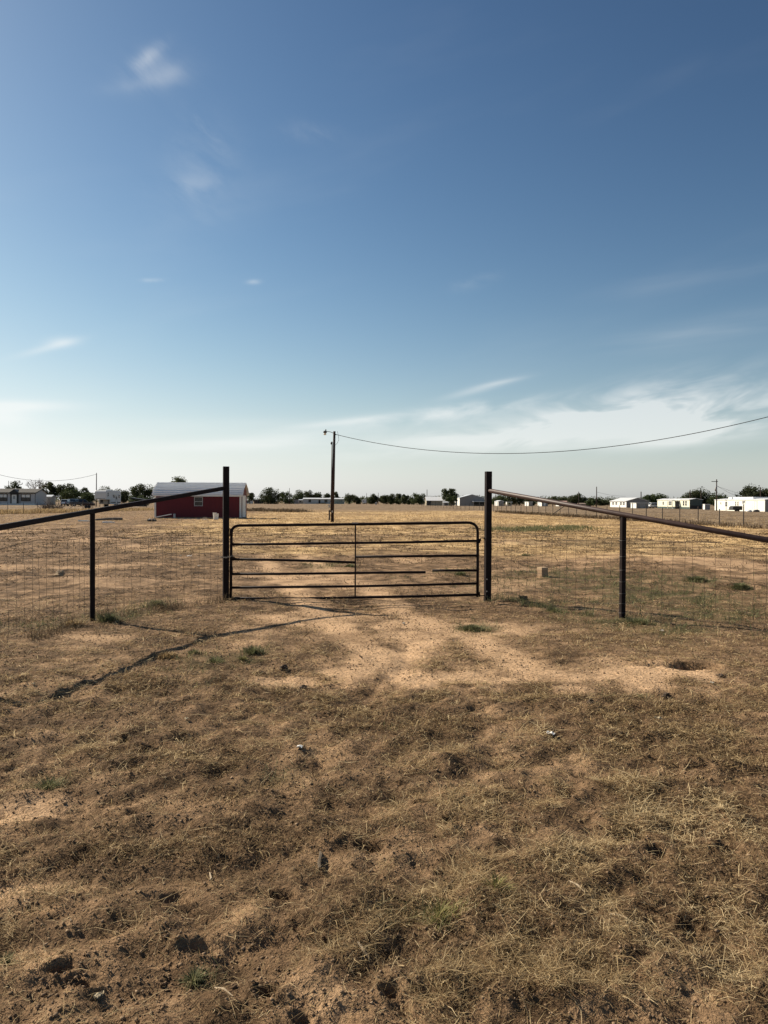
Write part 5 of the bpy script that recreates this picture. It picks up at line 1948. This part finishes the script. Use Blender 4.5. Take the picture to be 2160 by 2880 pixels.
g0, g1 = gp(268, 1464), gp(330, 1458)
o = thing('dirt_berm', 'low dark log and dirt berm left of the red shed', 'log', tuple(g0))
MB().tube([(0, 0, .05), (.9, .4, .12), (1.9, .8, .13), (g1.x - g0.x, g1.y - g0.y, .05)], [.10, .13, .12, .06], 8).build('log', WOODM, o)
MB().blob((1.2, .55, .0), .3, 5, .3, 6, .5).build('dirt', WOODM, o)
for a, b_, lab in (((287, 1470), (310, 1467), 'white plank on the ground left of the red shed'), ((330, 1459), (350, 1458), 'short white plank at the end of the dirt berm'), ((219, 1467), (228, 1463), 'small white scrap board beside the left brace post')):
    g0, g1 = gp(*a), gp(*b_)
    d = (g1 - g0)
    o = thing('white_plank', lab, 'plank', (g0.x, g0.y, gz(g0.x, g0.y)), math.atan2(d.y, d.x) if d.length < 2 else 0.2)
    MB().box(0, min(d.length, .9), -.09, .09, .0, .06).build('plank', WHITEP, o)
    MB().box(.05, min(d.length, .9) * .8, -.05, .05, .061, .09).build('plank', WHITEP, o)


def scrap(label, px, py, size, seed, material=None, name='paper_scrap', cat='litter'):
    g = gp(px, py)
    rg = np.random.default_rng(seed)
    n = 7
    size *= .72
    z0 = gz(g.x, g.y)
    mb = MB()
    vs, fs = [], []
    for i in range(n):
        for j in range(n):
            u, v = i / (n - 1) - .5, j / (n - 1) - .5
            x = u * size * (1 + .25 * rg.normal())
            y = v * size * .7 * (1 + .2 * rg.normal())
            vs.append((x, y, .012 + size * (.30 * abs(math.sin(u * 5 + seed)) * (1 - abs(v)) + .07 * rg.uniform())))
    m_ = len(vs)
    vs += [(a, b_, c - .004) for a, b_, c in vs]
    for i in range(n - 1):
        for j in range(n - 1):
            q = (i * n + j, (i + 1) * n + j, (i + 1) * n + j + 1, i * n + j + 1)
            fs.append(q)
            fs.append(tuple(m_ + t for t in q[::-1]))
    mb.add(vs, fs)
    o = mb.build(name, material or (WHITEP if seed in (1, 2, 5) else mat('dirty_paper', (.50, .45, .37), .85, 0, .2, 20)))
    o.location = (g.x, g.y, z0)
    o.rotation_euler = (0, 0, seed * 1.3)
    tag(o, label, cat)


scrap('white paper scrap in the middle of the foreground straw', 843, 2116, .075, 1)
scrap('white crumpled wrapper in the right foreground dirt', 1550, 2064, .085, 2)
scrap('flat pale scrap in weeds below the right brace post', 1862, 1778, .08, 3)
scrap('small pale scrap at the edge of the bare sand', 2003, 1922, .05, 4)
scrap('white rag behind the wire near the tall left post', 532, 1565, .17, 5)
scrap('smaller pale rag left of the white rag behind wire', 508, 1563, .08, 6)
scrap('pale scrap below the white rags behind the left wire', 560, 1594, .12, 7)
scrap('pale dry leaf at the bottom left of foreground', 276, 2815, .045, 8, mat('pale_leaf', (.45, .37, .24), .8), 'dry_leaf', 'leaf')
scrap('pale leaf lying on straw left of the paper scrap', 525, 2032, .05, 9, MATS['pale_leaf'], 'dry_leaf', 'leaf')
scrap('tiny pale leaf near left edge under the post shadow', 94, 1926, .045, 10, MATS['pale_leaf'], 'dry_leaf', 'leaf')
scrap('pale flake of bark in the right foreground dirt', 1850, 2032, .07, 12, MATS['pale_leaf'], 'dry_leaf', 'leaf')
scrap('pale scrap in the dirt right of the gate shadow', 1135, 1757, .07, 13)


def stick(label, pts, r, m=None):
    P = []
    for px, py in pts:
        g = gp(px, py)
        P.append(Vector((g.x, g.y, gz(g.x, g.y) + r * 1.2)))
    o = MB().tube([p - P[0] for p in P], [r * .7] + [r] * (len(P) - 2) + [r * .4], 6).build('stick', m or mat('pale_stick', (.42, .33, .22), .85, 0, .2, 40))
    o.location = P[0]
    tag(o, label, 'stick')


stick('dark broken stick lying upright in the foreground centre', [(900, 2445), (898, 2430), (903, 2412), (900, 2392)], .010, mat('dark_stick', (.10, .075, .05), .9, 0, .4, 40))
stick('pale split stalk in the foreground right of centre', [(1006, 2682), (1022, 2698), (1042, 2712)], .006)
stick('pale straw stalk lying lower left of centre', [(604, 2762), (630, 2776), (655, 2795)], .004)
stick('pale curved stalk at upper left of the foreground', [(105, 2284), (130, 2283)], .005)
stick('pale stalk in the left foreground straw', [(198, 2604), (226, 2628)], .004)
stick('thin pale stalk left of the paper scrap', [(560, 2350), (600, 2360)], .004)
stick('short pale twig upright left of the dark stick', [(590, 2474), (594, 2458), (590, 2444)], .006)
stick('dark twig lying below the green tuft at right', [(1245, 2505), (1265, 2486), (1285, 2474)], .007, MATS['dark_stick'])
stick('pale stalk lying in the right foreground straw', [(1715, 2570), (1745, 2582), (1790, 2610)], .004)
stick('long pale stalk crossing straw in right foreground', [(1600, 2482), (1625, 2498), (1645, 2512)], .0045)


def clod(label, px, py, r, seed, m=None, flat=.7):
    g = gp(px, py)
    o = MB().blob((0, 0, r * flat * .5), r, seed, .45, 8, flat).build('dirt_clod', m or mat('clod_soil', (.115, .080, .055), .95, 0, .35, 25, .6))
    o.location = (g.x, g.y, gz(g.x, g.y))
    tag(o, label, 'clod')


clod('dark clod at the foot of the hinge side gate post', 1472, 1697, .075, 1, mat('dark_clod', (.075, .052, .036), .95, 0, .3, 25, .6))
clod('dark crumbly clod on sand left of centre', 797, 1880, .04, 2, MATS['dark_clod'])
clod('second dark clod on the sand lower centre', 853, 1929, .03, 3, MATS['dark_clod'])
clod('pale round clod behind the wire on the far left', 168, 1624, .10, 4, mat('pale_clod', (.36, .26, .16), .95, 0, .2, 12, .4))
clod('dark clod below the bare sand on the right', 1876, 1955, .045, 5, MATS['dark_clod'])
clod('dark clod at far left of foreground', 48, 2152, .032, 6, MATS['dark_clod'])
clod('small dark clod at upper left of foreground', 100, 2298, .016, 7, MATS['dark_clod'])
clod('dark clod in the lower right foreground dirt', 1660, 1985, .03, 8, MATS['dark_clod'])
clod('rounded clod at upper right of the foreground', 2028, 1907, .035, 9)


def grass_strip(name, label, a, b, wid, h, n, seed, m):
    A_, B_ = gp(*a), gp(*b)
    rg = np.random.default_rng(seed)
    t = rg.uniform(0, 1, n)
    x = A_.x + (B_.x - A_.x) * t + rg.normal(0, wid * .4, n)
    y = A_.y + (B_.y - A_.y) * t + rg.normal(0, wid, n)
    keep = fbm(x * .5 + seed, y * .5, 3) > -.25
    x, y = x[keep], y[keep]
    n = len(x)
    z = ground_h(x, y)
    ph = rg.uniform(0, 2 * np.pi, n)
    el = rg.uniform(.7, 1.45, n)
    L = h * rg.uniform(.4, 1.2, n)
    d = np.stack([np.cos(ph) * np.cos(el), np.sin(ph) * np.cos(el), np.sin(el)], 1)
    sd = np.stack([-np.sin(ph), np.cos(ph), np.zeros(n)], 1)
    w = (rg.uniform(.5, 1.3, n) * .0004 * y)[:, None]
    p0 = np.stack([x, y, z - .02], 1)
    p1 = p0 + d * L[:, None]
    V = np.stack([p0 - sd * w, p0 + sd * w, p1 + sd * w * .4, p1 - sd * w * .4], 1).reshape(-1, 3)
    tag(np_mesh(name, V, np.arange(4 * n).reshape(-1, 4), m, np.repeat(rg.beta(2, 2, n), 4)), label, kind='stuff')


BROWN_M = attr_mat('brown_weed_stalks', (.07, .05, .032), ((.13, .095, .06), (.22, .165, .10)), .85, .2)
grass_strip('tall_dry_grass', 'strip of taller dry grass along the left wire fence', (-40, 1447), (170, 1441), 2.2, .55, 5000, 3, FIELD_M)
grass_strip('tall_dry_grass', 'strip of taller dry grass behind the left brace post', (180, 1440), (430, 1434), 3.0, .45, 5000, 4, FIELD_M)
grass_strip('dark_weed_strip', 'dark dry weeds growing right of the red shed', (710, 1437), (850, 1440), 2.5, .5, 2200, 5, BROWN_M)
grass_strip('dark_weed_strip', 'thin line of dark dry weeds right of the shed wall', (692, 1434), (740, 1434), 1.0, .45, 500, 6, BROWN_M)
grass_strip('dry_weed_band', 'greenish dry weeds on the rise behind the right wire fence', (1400, 1492), (1640, 1486), 1.6, .22, 3500, 7, GREEN_M)
grass_strip('dry_weed_band', 'weeds along the foot of the long right field fence', (1400, 1441), (2160, 1488), 1.2, .4, 4500, 8, BROWN_M)


def foot_weeds(name, label, pts, h, n, seed, m):
    rg = np.random.default_rng(seed)
    V_, T_ = [], []
    for a, b in zip(pts[:-1], pts[1:]):
        t = rg.uniform(0, 1, n)
        x = a[0] + (b[0] - a[0]) * t + rg.normal(0, .10, n)
        y = a[1] + (b[1] - a[1]) * t + rg.normal(0, .10, n)
        k = fbm(x * 1.4 + seed, y * 1.4, 3) > .05
        x, y = x[k], y[k]
        q = len(x)
        ph = rg.uniform(0, 2 * np.pi, q)
        el = rg.uniform(.3, 1.4, q)
        L = h * rg.uniform(.3, 1.2, q)
        d = np.stack([np.cos(ph) * np.cos(el), np.sin(ph) * np.cos(el), np.sin(el)], 1)
        sd = np.stack([-np.sin(ph), np.cos(ph), np.zeros(q)], 1)
        w = (rg.uniform(.6, 1.4, q) * .0028)[:, None]
        p0 = np.stack([x, y, ground_h(x, y) - .01], 1)
        p1 = p0 + d * L[:, None]
        V_.append(np.stack([p0 - sd * w, p0 + sd * w, p1 + sd * w * .4, p1 - sd * w * .4], 1).reshape(-1, 3))
        T_.append(np.repeat(rg.beta(2, 2, q), 4))
    V_, T_ = np.concatenate(V_), np.concatenate(T_)
    tag(np_mesh(name, V_, np.arange(len(V_)).reshape(-1, 4), m, T_), label, kind='stuff')


foot_weeds('fence_foot_weeds', 'dry brown weeds caught along the foot of the left wire', [(GP_L.x, GP_L.y), (BR_L.x, BR_L.y), (END_L.x, END_L.y)], .17, 1500, 2, BITS_M)
foot_weeds('fence_foot_weeds', 'grey green weeds along the foot of the right wire', [(GP_R.x, GP_R.y), (BR_R.x, BR_R.y), (END_R.x, END_R.y)], .15, 1800, 3, GREEN_M)


# weed tufts that stand out as single plants
def tuft(label, px, py, wpx, h, n, seed, m=None, spread=1.0):
    g = gp(px, py)
    rg = np.random.default_rng(seed)
    W = wpx * g.y / F / 2
    n = int(n * .6)
    h *= .8
    a = rg.uniform(0, 2 * np.pi, n)
    rr_ = np.minimum(np.abs(rg.normal(0, .42, n)), .95) * W * (.75 + .5 * np.abs(np.sin(a * 1.5 + seed)))
    bx, by = rr_ * np.cos(a), rr_ * np.sin(a) * .8
    zb = ground_h(g.x + bx, g.y + by) - gz(g.x, g.y)
    ph = a + rg.normal(0, .8, n)
    el = rg.uniform(.35, 1.45, n)
    L = h * rg.uniform(.35, 1.15, n) * np.exp(-.7 * (rr_ / W) ** 2)
    d = np.stack([np.cos(ph) * np.cos(el), np.sin(ph) * np.cos(el), np.sin(el)], 1)
    sd = np.stack([-np.sin(ph), np.cos(ph), np.zeros(n)], 1)
    p0 = np.stack([bx, by, zb], 1)
    p1 = p0 + d * (L * .55)[:, None]
    p2 = p0 + d * L[:, None] + np.stack([np.cos(ph), np.sin(ph), -.4 * np.ones(n)], 1) * (L * .25)[:, None]
    w = (np.maximum(.0035, .0007 * g.y) * rg.uniform(.7, 1.5, n))[:, None] * .5
    V = np.stack([p0 - sd * w, p0 + sd * w, p1 - sd * w, p1 + sd * w, p2 - sd * w * .3, p2 + sd * w * .3], 1).reshape(-1, 3)
    b = np.arange(n)[:, None] * 6
    Fq = np.concatenate([b + np.array([[0, 1, 3, 2]]), b + np.array([[2, 3, 5, 4]])])
    o = np_mesh('weed_tuft', V, Fq, m or GREEN_M, np.repeat(rg.beta(2, 2, n), 6))
    o.location = (g.x, g.y, gz(g.x, g.y))
    tag(o, label, 'weed')


YGREEN = attr_mat('yellow_green_weed', (.12, .115, .040), ((.23, .21, .075), (.42, .37, .17)), .8, .4)
tuft('bushy green weed on the sand in front of the gate', 712, 1838, 70, .13, 700, 1)
tuft('small yellow green weed left of the bushy green weed', 683, 1857, 34, .06, 200, 2, YGREEN)
tuft('green weed growing in the pale dirt near rail shadow', 605, 1862, 70, .09, 450, 3)
tuft('grey green weed under the diagonal rail shadow', 545, 1837, 60, .08, 350, 4)
tuft('green weed right beside the left brace post', 305, 1752, 76, .20, 700, 5)
tuft('green weed at the foot of the left wire mesh', 440, 1708, 66, .15, 500, 6)
tuft('dry brown weed left of the left brace post', 205, 1760, 90, .18, 500, 7, STRAW_M)
tuft('green grass clump behind the gate under broken rail', 1297, 1620, 46, .14, 400, 8)
tuft('dark green weed behind the gate centre', 985, 1598, 50, .14, 350, 9)
tuft('wide grey green weed on sand right of the gate', 1330, 1770, 120, .10, 1400, 11)
tuft('low green weed patch at foot of right brace post', 1790, 1752, 130, .12, 900, 12)
tuft('green weed in the left foreground straw', 140, 2205, 90, .10, 600, 13)
tuft('green grass blades in the lower centre foreground', 1230, 2575, 190, .09, 420, 14, YGREEN)
tuft('small leafy green weed at bottom left of centre', 545, 2745, 60, .07, 250, 15)
tuft('green weed right of the lower centre grass', 1400, 2520, 90, .08, 200, 16, YGREEN)
tuft('small green weed at the far left bottom edge', 22, 2722, 46, .05, 160, 17)
tuft('bushy weed in dirt behind right wire fence', 1960, 1640, 84, .15, 1300, 18)
tuft('brown green weed right of bushy weed behind wire', 2080, 1655, 74, .14, 1200, 19)
tuft('dark weed by the right tall post dirt mound', 1560, 1722, 90, .10, 500, 20)
tuft('dark low weed between box and tall right post', 1475, 1566, 44, .12, 250, 21)
tuft('dry grass clump left of rail shadow', 470, 1850, 90, .09, 1100, 22, STRAW_M)

print('objects', len(bpy.data.objects), 'tris', sum(len(o.data.polygons) for o in bpy.data.objects if o.type == 'MESH'))
